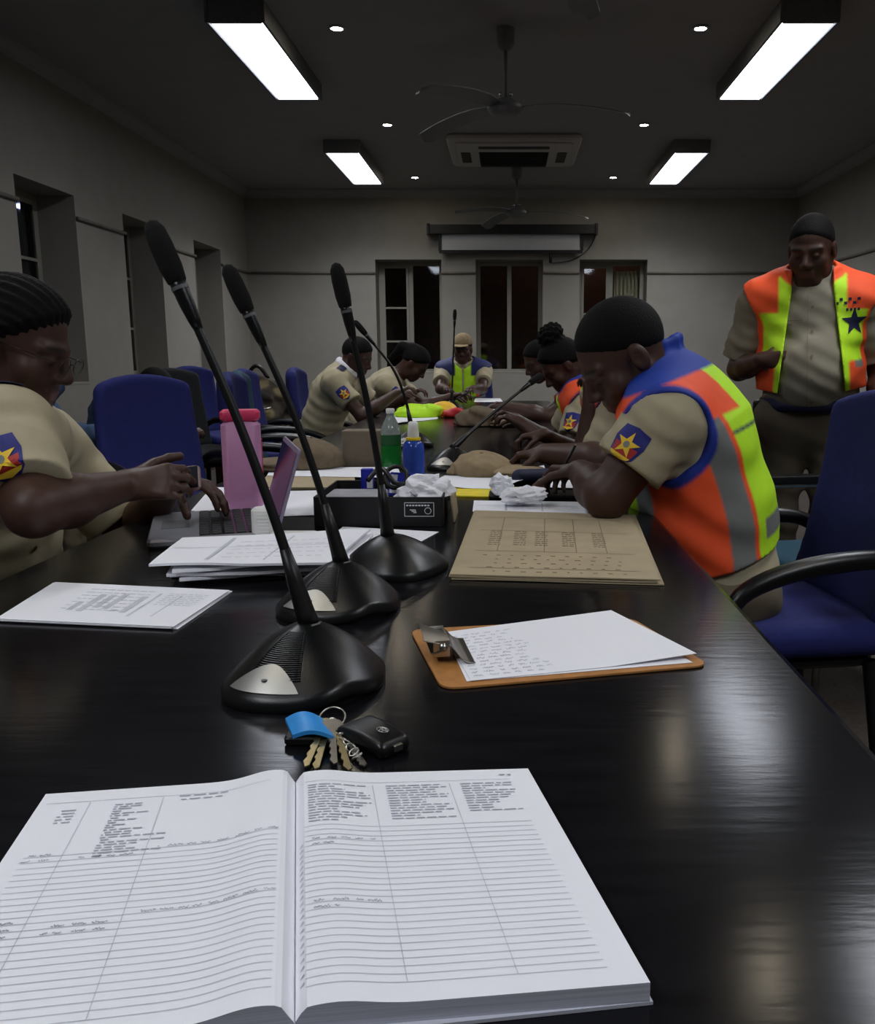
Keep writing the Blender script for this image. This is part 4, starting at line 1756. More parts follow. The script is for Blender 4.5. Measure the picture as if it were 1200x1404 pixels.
paper('paper_sheet', 'flat white sheet reaching right from under the messy stack to the black box', [(430, 757), (552, 756), (602, 729), (470, 722)], TZ + .0008, .0006, pr2)

# ---- more papers further along
paper('paper_sheet', 'white sheet under the pink bottle beside the laptop', [(262, 700), (372, 706), (385, 668), (290, 668)], TZ + .0005, .0006)
paper('paper_sheet', 'white sheet lying behind the laptop screen, left of the black box', [(372, 708), (440, 706), (452, 672), (360, 674)], TZ + .0013, .0006)
paper('paper_folder', 'flat brown folder behind the laptop screen and the blue packets', [(352, 668), (488, 668), (486, 652), (366, 652)], TZ + .0006, .004, (), None, 0, ('kraft', 'kraft_ink'), 'folder')
paper('paper_sheet', 'white sheet on the brown folder between the laptop screen and the blue bottle', [(366, 652), (552, 655), (545, 640), (372, 641)], TZ + .0056, .0006)
paper('paper_sheet', 'white sheet with a wavy edge right of the blue bottle', [(585, 668), (672, 670), (690, 652), (610, 652)], TZ + .006, .0006, wave=.006)
paper('paper_sheet', 'printed white sheet with crumpled tissue on it behind the brown folders', [(648, 701), (808, 704), (804, 688), (650, 686)], TZ + .0006, .0006, pr2)
paper('paper_sheet', 'white sheet under the elbow of the person writing at the right', [(752, 668), (822, 670), (820, 658), (760, 657)], TZ + .010, .0006)
paper('paper_sheet', 'white sheet standing askew behind the dark blue case', [(700, 664), (752, 652), (746, 640), (696, 646)], TZ + .012, .0006, wave=.008)
paper('paper_sheet', 'white sheet far along the table beneath the blue writing pad', [(668, 584), (720, 584), (718, 577), (668, 576)], TZ + .0006, .0008)
paper('paper_sheet', 'white sheet before the person in red far along the table', [(655, 567), (722, 567), (716, 561), (660, 561)], TZ + .0006, .0008)
paper('paper_sheet', 'open white paper in front of the two people in uniform on the left side', [(530, 583), (600, 574), (604, 562), (540, 568)], TZ + .0006, .002, wave=.01)
paper('paper_sheet', 'white sheet before the person in the cap at the far head of the table', [(650, 551), (690, 551), (686, 546), (652, 546)], TZ + .0006, .0008)
tag(MB().prism([(T(*p, TZ).x, T(*p, TZ).y) for p in ((592, 681), (716, 684), (712, 670), (604, 668))], TZ + .0004, TZ + .005).build('paper_folder', mat('folder_yellow', (228, 208, 50), .6), bevel=.001),
    'yellow plastic folder lying under white paper right of the blue bottle', 'folder')
tag(MB().rbox((T(690, 573, TZ) + Vector((.06, .05, .012))), (.30, .20, .022), .01).build('writing_pad', mat('pad_blue', (50, 74, 120), .6), bevel=.002),
    'dark blue pad in front of the woman with the hair bun', 'notepad')
tag(MB().rbox(T(748, 683, TZ) + Vector((0, .03, .0055)), (.30, .10, .009), .01).build('document_sleeve', MATS['black_satin'], bevel=.001),
    'flat black document sleeve under the papers of the person writing at the right', 'folder')


# ---- crumpled tissues
def crumple(c, r, label, seed, grp=None):
    rg = np.random.RandomState(seed)
    bm = bmesh.new()
    bmesh.ops.create_icosphere(bm, subdivisions=4, radius=1)
    dirs = [N3v for N3v in rg.normal(size=(14, 3))]
    for v in bm.verts:
        n = np.array(v.co)
        k = 1.0
        for i, d in enumerate(dirs):
            d = d / np.linalg.norm(d)
            k -= .16 * max(0, 1 - abs(n @ d) * 5) * (1 if i % 2 else -.8)
        v.co = v.co * k
        v.co.x *= r[0]
        v.co.y *= r[1]
        v.co.z *= r[2]
    zmin = min(v.co.z for v in bm.verts)
    me = bpy.data.meshes.new('crumpled_tissue')
    bm.to_mesh(me)
    bm.free()
    me.materials.append(MATS['paper'])
    o = bpy.data.objects.new('crumpled_tissue', me)
    C.objects.link(o)
    o.location = Vector(c) - Vector((0, 0, zmin))
    return tag(o, label, 'tissue', grp)


crumple(T(718, 693, TZ + .002), (.060, .040, .022), 'flat crumpled white tissue lying on the printed sheet behind the brown folders', 4)
crumple(T(688, 684, TZ + .002), (.030, .025, .030), 'small upright crumpled tissue beside the yellow folder', 9)


# ---- conference microphones
def microphone(loc, rotz, bend, label, base=True):
    """stand turned by rotz; bend = list of neck points relative to the neck's foot (world axes)"""
    r = thing('conference_microphone', label, 'microphone', loc, 'gooseneck conference microphones')
    o0 = Vector(loc)
    RZ = Matrix.Rotation(rotz, 3, 'Z')

    def foot(a):
        """outline radius by angle (front = -y)"""
        x, y = math.cos(a), math.sin(a)
        rr = .089 * (abs(x) ** 2.6 + abs(y) ** 2.6) ** (-1 / 2.6)
        rr *= 1 - .10 * math.exp(-((a - math.radians(318)) / .35) ** 2)
        return rr

    def hgt(t, a):
        wave = .012 * math.exp(-((a - math.radians(312)) / .42) ** 2)
        h = .048 * (1 - t ** 2.1) + .010 + .012 * (1 - t) ** 2
        return h + wave * t ** 3

    na, nr = 72, 18
    V, F = [], []
    for j in range(nr + 1):
        t = j / nr
        for i in range(na):
            a = 2 * PI * i / na
            rr = foot(a) * t
            V.append(o0 + RZ @ Vector((rr * math.cos(a), rr * math.sin(a) + .022 * (1 - t), hgt(t, a))))
    for j in range(nr):
        for i in range(na):
            k = (i + 1) % na
            F.append((j * na + i, j * na + k, (j + 1) * na + k, (j + 1) * na + i))
    for i in range(na):
        a = 2 * PI * i / na
        q = V[nr * na + i]
        wv = hgt(1, a) - .010
        V.append(Vector((q.x, q.y, o0.z + .0006 + wv * .8)))
    for i in range(na):
        k = (i + 1) % na
        F.append((nr * na + i, nr * na + k, (nr + 1) * na + k, (nr + 1) * na + i))
    F.append(tuple((nr + 1) * na + i for i in range(na - 1, -1, -1)))
    m = MB().add(V, F)
    m.build('base', MATS['black_satin'], r, smooth=True, auto=60)
    m = MB()
    m.prism([(o0.x + (RZ @ Vector((foot(2 * PI * i / 36) * .93 * math.cos(2 * PI * i / 36), foot(2 * PI * i / 36) * .93 * math.sin(2 * PI * i / 36), 0))).x,
              o0.y + (RZ @ Vector((foot(2 * PI * i / 36) * .93 * math.cos(2 * PI * i / 36), foot(2 * PI * i / 36) * .93 * math.sin(2 * PI * i / 36), 0))).y) for i in range(36)], o0.z, o0.z + .010)
    m.build('rubber_foot', MATS['black_plastic'], r)

    def surf(t, a, up=.0006):
        rr = foot(a) * t
        return o0 + RZ @ Vector((rr * math.cos(a), rr * math.sin(a) + .022 * (1 - t), hgt(t, a) + up))
    # leaf-shaped silver talk button at the front left
    ac0 = math.radians(248)
    m = MB()
    top = []
    for u in range(25):
        a = ac0 + (u / 24 - .5) * 1.02
        wd = .26 * math.sin(PI * u / 24) ** .8 + .004
        top.append([surf(.93 - wd * q / 4, a, .0012 + .0012 * math.sin(PI * u / 24)) for q in range(5)])
    VV = [p for row in top for p in row]
    m.add(VV, [(u * 5 + q, u * 5 + q + 1, (u + 1) * 5 + q + 1, (u + 1) * 5 + q) for u in range(24) for q in range(4)])
    bt = m.build('talk_button', MATS['steel_soft'], r, smooth=True)
    mm = MB().lathe([(.0035, 0), (.0035, .0012), (.001, .0018)], surf(.82, ac0, .0018), 10)
    mm.build('button_mark', MATS['fixture_grey'], bt)
    # ribbed loudspeaker grille left of the neck
    m = MB()
    for k in range(26):
        t = .26 + .022 * k
        m.tube([surf(t, ac0 - .42 + .84 * i / 10 + .10, .0006) for i in range(11)], .0012, 4)
    m.build('grille', MATS['black_satin'], r, smooth=True)
    m = MB().tube([surf(.16, math.radians(q), .0012) for q in range(300, 372, 8)], .0016, 5)
    m.build('trim_line', MATS['fixture_grey'], r)
    # neck
    ft = o0 + RZ @ Vector((0, .022, .066))
    P = [ft + Vector(b) for b in bend]
    fine = []
    for i in range(len(P) - 1):
        for k in range(8):
            t = k / 8
            a, b, c_, d = P[max(i - 1, 0)], P[i], P[i + 1], P[min(i + 2, len(P) - 1)]
            fine.append(.5 * ((2 * b) + (c_ - a) * t + (2 * a - 5 * b + 4 * c_ - d) * t * t + (3 * b - a - 3 * c_ + d) * t ** 3))
    fine.append(P[-1])
    n = len(fine)
    d0 = (fine[1] - fine[0]).normalized()
    MB().tube([ft - d0 * .004, ft + d0 * .012, ft + d0 * .05, ft + d0 * .09], [.013, .0115, .0095, .0062], 12).build('neck_socket', MATS['black_plastic'], r, smooth=True)
    MB().tube(fine, [.0062 - .0012 * i / n for i in range(n)], 10).build('gooseneck', MATS['black_plastic'], r, smooth=True)
    e, d1 = fine[-1], (fine[-1] - fine[-4]).normalized()
    MB().tube([e - d1 * .012, e, e + d1 * .018, e + d1 * .036, e + d1 * .046], [.005, .007, .0085, .009, .009], 12).build('capsule', MATS['black_satin'], r, smooth=True)
    MB().tube([e + d1 * .034, e + d1 * .038], [.0096, .0096], 14).build('capsule_ring', MATS['fixture_grey'], r, smooth=True, auto=40)
    q = e + d1 * .040
    MB().tube([q, q + d1 * .004, q + d1 * .02, q + d1 * .045, q + d1 * .062, q + d1 * .070, q + d1 * .073],
              [.007, .0105, .0125, .0125, .0112, .007, .001], 14).build('foam_windshield', MATS['foam'], r, smooth=True)
    return r


mat('steel_soft', (176, 176, 172), .42, metal=.85, noise=.06)
mat('foam', (9, 9, 10), .95, noise=.3, scale=300, bump=.5, bscale=900)


def neck_to(loc, rotz, tip, sag=0.0, bow=(0, 0, 0)):
    ft = Vector(loc) + Matrix.Rotation(rotz, 3, 'Z') @ Vector((0, .022, .066))
    d = Vector(tip) - ft
    L = d.length
    d = d * ((L - .112) / L)
    b = Vector(bow)
    return [Vector((0, 0, 0)), d * .33 + b * .8, d * .66 + b * .9, d]


def place_mic(loc, rot, tip, label, bow=(0, 0, 0)):
    rot = math.radians(rot)
    return microphone(loc, rot, neck_to(loc, rot, tip, bow=bow), label)


micA = place_mic((-.232, .955, TZ), 0, D(214, 300, .985), 'nearest and tallest gooseneck microphone, silver button facing the viewer', (.006, 0, .004))
micB = place_mic((-.252, 1.262, TZ), 0, D(319, 360, 1.28), 'second gooseneck microphone, its base just behind the nearest one', (.008, 0, .006))
micC = place_mic((-.200, 1.50, TZ), 158, D(465, 360, 1.44), 'third gooseneck microphone, nearly upright with its base turned away', (.006, 0, 0))
micD = place_mic((-.40, 3.62, TZ), 0, D(495, 434, 3.62), 'thin gooseneck microphone leaning left in front of the people on the left side', (.03, 0, .02))
micE = place_mic((-.39, 6.05, TZ), 0, D(624, 424, 6.05), 'upright gooseneck microphone in front of the person in the cap')
micF = place_mic((-.185, 2.92, TZ), 0, D(741, 513, 3.25), 'gooseneck microphone bent low to the right, base between the bottles and the papers', (-.01, 0, -.004))

# ---- keys
kc = T(462, 1024, TZ)
kr = thing('key_bunch', 'bunch of keys with blue tag on the table above the open register', 'keys', kc)
m = MB()


def tagf(u, v):
    a, b = T(392, 1000, TZ), T(446, 1002, TZ)
    w = T(402, 1024, TZ) - T(392, 1000, TZ)
    p = a + (b - a) * u + w * v
    return Vector((p.x, p.y, TZ + .012 + .008 * math.sin(u * PI) * (1 - v * .3)))


m.sheet(tagf, .004, 12, 6)
m.build('key_tag', mat('tag_blue', (52, 148, 224), .35), kr, smooth=True, auto=40)
m = MB().rbox((T(416, 1018, TZ).x, T(416, 1018, TZ).y, TZ + .005), (.034, .020, .009), .005)
m.build('tag_body', MATS['black_plastic'], kr)
rc = T(456, 1000, TZ) + Vector((0, 0, .012))
m = MB().tube([rc + Vector((.013 * math.cos(a), .013 * math.sin(a), .006 * math.sin(a))) for a in [2 * PI * i / 24 for i in range(25)]], .0011, 6, cap=False)
m.build('key_ring', MATS['steel'], kr, smooth=True)


def key(p0, p1, z0, z1, mname, teeth=5):
    a, b = T(*p0, TZ), T(*p1, TZ)
    d = (b - a).normalized()
    L = (b - a).length
    s_ = Vector((-d.y, d.x, 0))
    pts = []
    R = .011
    for k in range(17):
        an = math.radians(22 + (360 - 44) * k / 16)
        pts.append((R - R * math.cos(PI - an) * -1, R * math.sin(an)))
    pts = [(R - R * math.cos(math.radians(22 + 316 * k / 16)) * -1 - 0, R * math.sin(math.radians(22 + 316 * k / 16))) for k in range(17)]
    # bow is a circle, the blade leaves it along +x with teeth on one side
    pts = [(R + R * math.cos(math.radians(20 + 320 * k / 16)), R * math.sin(math.radians(20 + 320 * k / 16))) for k in range(17)]
    blade = [(2 * R, -.0035)]
    n = teeth
    for k in range(n):
        x0 = 2 * R + (L - 2 * R) * (k + .3) / n
        blade += [(x0, -.0035), (x0 + (L - 2 * R) / n * .35, -.0015)]
    blade += [(L, 0), (L - .003, .0035), (2 * R, .0035)]
    outl = pts + blade
    m = MB()
    V = [a + d * x + s_ * y + Vector((0, 0, z0 + (z1 - z0) * x / L)) for x, y in outl]
    k = len(V)
    V += [v + Vector((0, 0, .0018)) for v in V]
    m.add(V, [tuple(range(k - 1, -1, -1)), tuple(range(k, 2 * k))] + [(i, (i + 1) % k, k + (i + 1) % k, k + i) for i in range(k)])
    return m.build('key', MATS[mname], kr)


key((448, 1002), (418, 1056), .012, .002, 'brass')
key((450, 1006), (432, 1058), .009, .001, 'brass')
key((455, 1006), (458, 1054), .014, .003, 'steel')
key((459, 1008), (478, 1060), .011, .001, 'brass')
key((462, 1006), (500, 1054), .008, .001, 'steel', 9)
m = MB()
for k in range(9):
    c = T(456 + k * 4.2, 1006 + k * 4.6, TZ) + Vector((0, 0, .012 - k * .001))
    m.tube([c + Vector((.0045 * math.cos(a), .003 * math.sin(a), .003 * math.sin(a * 1 + k))) for a in [2 * PI * i / 10 for i in range(11)]], .0012, 5, cap=False)
m.build('chain', MATS['steel'], kr, smooth=True)
a, b = T(478, 1003, TZ), T(540, 1034, TZ)
d = (b - a).normalized()
RX = Matrix((d, Vector((-d.y, d.x, 0)), Vector((0, 0, 1)))).transposed()
fc = (a + b) / 2 + Vector((.004, -.004, .010))
S = Sdf(fc - Vector((.06, .06, .011)), fc + Vector((.06, .06, .03)), .0016)
S.rbox(fc, (.036, .021, .0085), .0075, np.array(RX), bend=lambda q: [q[0], q[1] / (1 - 3.2 * q[0]), q[2] + 3 * q[0] * q[0]])
fob = S.build('key_fob', MATS['black_satin'], kr)
m = MB()
lc = fc + RX @ Vector((.013, .001, .0088))
for rx, ry, ox in ((.0068, .0046, 0), (.0022, .0044, 0), (.0048, .0016, 0)):
    m.tube([lc + RX @ Vector((rx * math.cos(t), ry * math.sin(t) + (.0014 if rx == .0048 else 0), 0)) for t in [2 * PI * i / 24 for i in range(25)]], .0005, 5, cap=False)
m.build('fob_emblem', MATS['steel'], fob, smooth=True)
MB().rbox(fc + RX @ Vector((.037, .0, -.001)), (.004, .010, .006), .001, RX).build('fob_button', MATS['steel'], fob)

# ---- laptop
LT0 = Vector((-.70, 1.655, TZ))
lx, ly = Vector((.944, .33, 0)), Vector((-.33, .944, 0))
lw, ld_ = .245, .325
RL = Matrix((lx, ly, Vector((0, 0, 1)))).transposed()
lp = thing('laptop', 'open grey laptop in front of the woman with the phone', 'laptop', LT0 + lx * .12 + ly * .16)
LP = lambda x, y, z: LT0 + lx * x + ly * y + Vector((0, 0, z))
mat('laptop_grey', (132, 132, 138), .4, metal=.3, noise=.04)
mat('key_dark', (38, 38, 42), .6)
mat('laptop_lid', (128, 118, 140), .4, noise=.05)
mat('screen_dark', (30, 32, 40), .12, noise=.02)
MB().rbox(LP(lw / 2, ld_ / 2, .0095), (lw, ld_, .017), .012, RL).build('body', MATS['laptop_grey'], lp)
MB().box(LP(.155, ld_ / 2, .0183), (.115, ld_ * .88, .0008), RL).build('key_bed', MATS['screen_dark'], lp)
m = MB()
for i in range(5):
    for j in range(14):
        m.box(LP(.108 + i * .0235, .030 + j * .0204, .0198), (.019, .0165, .0026), RL, taper=.88)
m.build('keyboard', MATS['key_dark'], lp)
MB().box(LP(.050, ld_ / 2, .0183), (.055, .09, .0006), RL).build('touchpad', MATS['fixture_grey'], lp)
m = MB()
ang = math.radians(17)
RB_ = RL @ Matrix.Rotation(ang, 3, 'Y')
lidc = LP(lw + .002, ld_ / 2, .016) + RB_ @ Vector((0, 0, .088))
MB().rbox(lidc, (.176, ld_, .006), .008, RB_ @ Matrix.Rotation(PI / 2, 3, 'Y')).build('lid', MATS['laptop_lid'], lp)
MB().box(lidc + RB_ @ Vector((-.0036, 0, 0)), (.0006, ld_ - .02, .155), RB_).build('screen', MATS['screen_dark'], lp)
MB().tube([LP(lw, .04, .016), LP(lw, ld_ - .04, .016)], .005, 8).build('hinge', MATS['key_dark'], lp, smooth=True)

# ---- pink bottle
pb = T(336, 697, TZ + .002)
pk = thing('bottle', 'pink flat-sided water bottle with a deeper pink lid behind the laptop', 'bottle', pb)
m = MB()
mat('pink_plastic', (222, 160, 206), .4, noise=.03, trans=.15)
mat('pink_lid', (222, 62, 106), .4, noise=.03)
RP = Matrix.Rotation(math.radians(14), 3, 'Z')
m.rbox(pb + Vector((0, 0, .108)), (.092, .062, .212), .022, RP, n=6)
m.build('bottle_body', MATS['pink_plastic'], pk, smooth=True, auto=40)
MB().rbox(pb + Vector((0, 0, .228)), (.092, .062, .026), .014, RP, n=6).build('lid', MATS['pink_lid'], pk, smooth=True, auto=40)
MB().box(pb + RP @ Vector((.0468, 0, .125)), (.002, .018, .09), RP).build('side_strip', MATS['pink_lid'], pk)

# ---- white adaptor and white case by the keyboard
mat('white_plastic', (226, 226, 222), .45, noise=.03)
wa = T(366, 741, TZ) + Vector((-.004, 0, .0))
o = thing('power_adaptor', 'upright white ridged plastic adaptor beside the laptop screen', 'adaptor', wa)
MB().rbox(wa + Vector((0, 0, .0355)), (.046, .040, .066), .012).build('housing', MATS['white_plastic'], o, smooth=True, auto=40)
m = MB()
for k in range(6):
    m.box(wa + Vector((.004, -.0205, .022 + k * .007)), (.022, .0022, .0028))
m.build('ridges', MATS['white_plastic'], o)
wc = T(402, 743, TZ) + Vector((.0, -.002, .0))
o = thing('plastic_case', 'small flat white plastic case lying right of the white adaptor', 'case', wc)
MB().rbox(wc + Vector((.004, 0, .0125)), (.092, .03, .017), .008).build('case_body', MATS['white_plastic'], o, smooth=True, auto=40)
MB().box(wc + Vector((.004, -.0152, .0125)), (.078, .001, .0016)).build('seam', MATS['fixture_grey'], o)

# ---- black open box
bx0, bx1, by0, by1, bh = -.425, -.145, 1.89, 2.15, .066
bo = thing('document_box', 'low open black box with a small white label on its front', 'box', ((bx0 + bx1) / 2, (by0 + by1) / 2, TZ))
m = MB()
cx, cy = (bx0 + bx1) / 2, (by0 + by1) / 2
m.box((cx, cy, TZ + .0025), (bx1 - bx0, by1 - by0, .004))
for y in (by0, by1):
    m.box((cx, y, TZ + bh / 2 + .0005), (bx1 - bx0, .004, bh))
for x in (bx0, bx1):
    m.box((x, cy, TZ + bh / 2 + .0005), (.004, by1 - by0 - .004, bh))
m.build('tray', mat('box_black', (20, 20, 22), .6), bo, bevel=.0008)
m = MB()
lx0, lx1, lz0, lz1, yf = bx1 - .082, bx1 - .018, TZ + .024, TZ + .054, by0 - .0026
for z in (lz0, lz1):
    m.box(((lx0 + lx1) / 2, yf, z), (lx1 - lx0, .0008, .0011))
for x in (lx0, lx1):
    m.box((x, yf, (lz0 + lz1) / 2), (.0011, .0008, lz1 - lz0))
for k in range(8):
    m.box((lx0 + .006 + k * .0066, yf, lz1 - .006), (.0046, .0008, .003))
for k in range(3):
    m.box((lx0 + .018 + k * .0022, yf, lz0 + .014 - k * .003), (.013 - k * .003, .0008, .0016))
m.tube([(lx1 - .013 + .007 * math.cos(t), yf, lz0 + .012 + .007 * math.sin(t)) for t in [2 * PI * i / 16 for i in range(17)]], .0007, 4, cap=False)
m.build('label', MATS['paper'], bo)
tag(MB().rbox((cx - .06, cy - .05, TZ + .036), (.13, .12, .055), .008).build('carton', mat('carton_grey', (150, 150, 156), .7)), 'pale grey carton inside the black box, left part', 'carton')
# packets with straps in the box
mat('packet_blue', (34, 44, 170), .4, noise=.08)
pkb = thing('packet', 'royal blue packet with a white stripe sticking out of the black box', 'packet', (cx + .05, cy + .0, TZ + .03))
R1 = Matrix.Rotation(math.radians(-24), 3, 'Z') @ Matrix.Rotation(math.radians(-16), 3, 'X')
MB().rbox((cx + .045, cy + .05, TZ + .066), (.10, .018, .056), .006, R1).build('wrapper', MATS['packet_blue'], pkb)
MB().box(Vector((cx + .045, cy + .05, TZ + .066)) + R1 @ Vector((-.034, -.0095, 0)), (.018, .001, .045), R1).build('stripe', MATS['paper'], pkb)
pk2 = thing('packet', 'smaller royal blue packet at the left end of the black box', 'packet', (cx - .05, cy + .06, TZ + .03))
MB().rbox((cx - .055, cy + .075, TZ + .072), (.030, .02, .062), .005).build('wrapper', MATS['packet_blue'], pk2)
MB().box((cx - .048, cy + .064, TZ + .070), (.014, .002, .026)).build('stripe', MATS['paper'], pk2)
cp = [(cx - .045 + .12 * t, cy + .015 + .02 * math.sin(t * 9), TZ + .082 + .026 * math.sin(t * 6.0) * (1 if t < .55 else .4)) for t in [i / 30 for i in range(31)]]
cp2 = [(cx + .02 + .026 * math.cos(t), cy + .03 + .012 * math.sin(t), TZ + .088 + .024 * math.sin(t)) for t in [2 * PI * i / 28 for i in range(29)]]
cb_ = thing('cable', 'coiled black cable lying over the packets in the black box', 'cable', (cx, cy, TZ + .07))
MB().tube(cp, .006, 8).build('cable_run', MATS['black_plastic'], cb_, smooth=True)
MB().tube(cp2, .0055, 8, cap=False).build('cable_loop', MATS['black_plastic'], cb_, smooth=True)
crumple((bx1 - .046, cy - .03, TZ + .010), (.062, .05, .044), 'large crumpled white tissue bulging from the right end of the black box', 21)
tag(MB().box((bx1 + .02, cy - .02, TZ + .032), (.004, .13, .062), Matrix.Rotation(math.radians(-6), 3, 'Y')).build('card', MATS['kraft'], bevel=.001), 'brown card leaning against the right side of the black box', 'card')

# ---- bottles
def lathe_bottle(name, c, prof, mname, nm='bottle_body', parent=None):
    return MB().lathe(prof, c, 28).build(nm, MATS[mname], parent, smooth=True, auto=50)


mat('green_pet', (18, 120, 44), .12, noise=.05, trans=.35)
mat('green_label', (20, 78, 38), .5)
mat('clear_pet', (200, 214, 206), .08, trans=.7, noise=0)
mat('blue_gel', (52, 84, 184), .15, noise=.12, scale=60, trans=.3)
mat('yellow_cap', (240, 210, 40), .4)
gb = T(537, 641, TZ + .001)
g = thing('bottle', 'green soft drink bottle with a clear tapering neck left of the blue bottle', 'bottle', gb)
lathe_bottle('x', gb, [(.028, 0), (.034, .004), (.034, .072), (.033, .076)], 'green_pet', 'bottle_body', g)
lathe_bottle('x', gb, [(.0335, .077), (.034, .080), (.034, .108), (.0335, .111)], 'green_label', 'label_band', g)
lathe_bottle('x', gb, [(.0335, .112), (.033, .125), (.024, .150), (.013, .172), (.012, .180)], 'clear_pet', 'shoulder', g)
lathe_bottle('x', gb, [(.014, .181), (.0145, .183), (.0145, .195), (.013, .197)], 'white_plastic', 'cap', g)
bb = T(568, 662, TZ + .006)
g = thing('bottle', 'blue gel bottle with white cap and yellow collar beside the green bottle', 'bottle', bb)
lathe_bottle('x', bb, [(.026, 0), (.031, .004), (.0315, .10), (.028, .116), (.020, .124)], 'blue_gel', 'bottle_body', g)
lathe_bottle('x', bb, [(.0205, .1245), (.0215, .126), (.0215, .132), (.019, .133)], 'yellow_cap', 'collar_ring', g)
lathe_bottle('x', bb, [(.0165, .1335), (.017, .136), (.0155, .160), (.014, .175), (.010, .178)], 'white_plastic', 'cap', g)

# ---- cloth caps, bag, cartons further along
mat('cap_beige', (146, 128, 98), .9, noise=.14, scale=40, bump=.2, bscale=300)
mat('cap_brown', (112, 98, 78), .9, noise=.16, scale=40, bump=.2, bscale=300)


def cap_on_table(c, rot, mname, label, s=1.0, squash=1.0):
    c = np.array(c, float)
    r = thing('peaked_cap', label, 'cap', c)
    f = np.array((math.cos(rot), math.sin(rot), 0))
    l = np.array((-f[1], f[0], 0))
    M = np.stack([f, l, np.array((0, 0, 1.0))], 1)
    S = Sdf(c - .26 * s, c + .26 * s, .007)
    S.ell(c + (0, 0, .012), (.105 * s, .088 * s, .095 * s * squash), M, .02, warp=wrinkle(.007, 60))
    S.keep(lambda X, Y, Z: c[2] + .002 - Z + 0 * X + 0 * Y)
    S.build('crown', MATS[mname], r)
    S = Sdf(c - .3 * s, c + .3 * s, .006)
    b = c + f * .10 * s + np.array((0, 0, .016))
    S.ell(b, (.085 * s, .082 * s, .010), M, .01, warp=lambda X, Y, Z: -.010 + .9 * ((X - b[0]) * l[0] + (Y - b[1]) * l[1]) ** 2 * 0)
    S.keep(lambda X, Y, Z: -((X - c[0]) * f[0] + (Y - c[1]) * f[1] - .075 * s) + 0 * Z)
    S.keep(lambda X, Y, Z: c[2] + .003 - Z + 0 * X + 0 * Y)
    S.build('peak', MATS[mname], r)
    S = Sdf(c - .03, c + .16 * s, .004)
    t = c + np.array((0, 0, .012 + .095 * s * squash))
    S.ell(t, (.008, .008, .005), None, .004)
    S.build('top_button', MATS[mname], r)
    return r


cap_on_table(T(428, 641, TZ + .006), math.radians(200), 'cap_brown', 'greyish brown peaked cap on the table behind the laptop screen', .95, .95)
cap_on_table(T(660, 652, TZ + .001), math.radians(-20), 'cap_beige', 'beige peaked cap lying right of the low-bent microphone base', 1.0, .62)
cap_on_table(T(655, 583, TZ + .001), math.radians(-10), 'cap_brown', 'dull brown peaked cap behind the low-bent microphone', 1.2, .75)
tag(MB().rbox(T(498, 641, TZ) + Vector((0, .05, .062)), (.14, .09, .122), .006).build('carton', mat('carton_tan', (120, 108, 92), .85, noise=.08)), 'plain greyish tan carton standing left of the green bottle', 'carton')
m = MB()
cse = T(742, 664, TZ)
S = Sdf(cse - Vector((.14, .1, .002)), cse + Vector((.14, .1, .07)), .004)
S.cap(cse + Vector((-.065, -.01, .024)), cse + Vector((.06, .03, .024)), .022, .020, .01)
tag(S.build('spectacle_case', mat('case_navy', (24, 30, 62), .6)), 'dark blue soft spectacle case before the hands of the person writing at the right', 'case')
# reflective vest left on the table by the cap-wearer, and a fruit-coloured packet
mat('lime_cloth', (196, 250, 40), .7, noise=.06)
mat('red_packet', (206, 40, 46), .5)
mat('yellow_packet', (240, 190, 50), .5)
def heap(c, rad, mname, label, name, cat, seed=0.0):
    c = np.array(c, float)
    S = Sdf(c - max(rad) - .04, c + max(rad) + .04, .008)
    S.ell(c + (0, 0, rad[2] * .5), rad, None, .02, warp=lambda X, Y, Z: wrinkle(.010, 48)(X + seed, Y, Z))
    S.keep(lambda X, Y, Z: c[2] + .002 - Z + 0 * X + 0 * Y)
    return tag(S.build(name, MATS[mname]), label, cat)


heap(T(575, 572, TZ), (.15, .10, .05), 'lime_cloth', 'folded lime safety vest on the table before the person with tied-back hair', 'folded_vest', 'vest')
heap(T(610, 566, TZ), (.085, .10, .055), 'yellow_packet', 'yellow packet left of the upright microphone at the far end', 'packet', 'packet', .3)
heap(T(622, 572, TZ), (.07, .08, .035), 'red_packet', 'red packet right of the lime vest at the far end', 'packet', 'packet', .7)
# ---------------------------------------------------------------- the people
A3 = lambda *v: np.array(v, float)


def shield(s=1.0):
    o = [(-.034, .040), (0, .046), (.034, .040), (.038, .01), (.030, -.022), (0, -.046), (-.030, -.022), (-.038, .01)]
    return [(x * s, y * s) for x, y in o]


def badge(B, sh, el, out, t=.33, s=1.0, up=None, fwd=0.0):
    """woven shield on the sleeve: blue rim, red foot, yellow star with a grey hub"""
    c = sh + (el - sh) * t
    n = N3(out)
    bv = bvh_of(B.shirt_o)
    d = N3(el - sh)
    low = [(-.030 * s, .002 * s), (.030 * s, .002 * s), (.026 * s, -.018 * s), (0, -.028 * s), (-.026 * s, -.018 * s)]
    lay = [(shield(s), 0), (low, 1), (star(.030 * s, 5, .40, 90, (0, .004 * s)), 2), (disc(.0075 * s, 14, (0, .004 * s)), 3),
           ([(-.027 * s, -.020 * s), (.027 * s, -.020 * s), (.022 * s, -.026 * s), (0, -.033 * s), (-.022 * s, -.026 * s)], 2)]
    return drape('sleeve_badge', bv, tuple(c), n, tuple(-d) if up is None else up, lay,
                 [MATS['patch_blue'], MATS['patch_red'], MATS['patch_yellow'], MATS['patch_grey']], B.shirt_o, lift=.002, cell=.005)


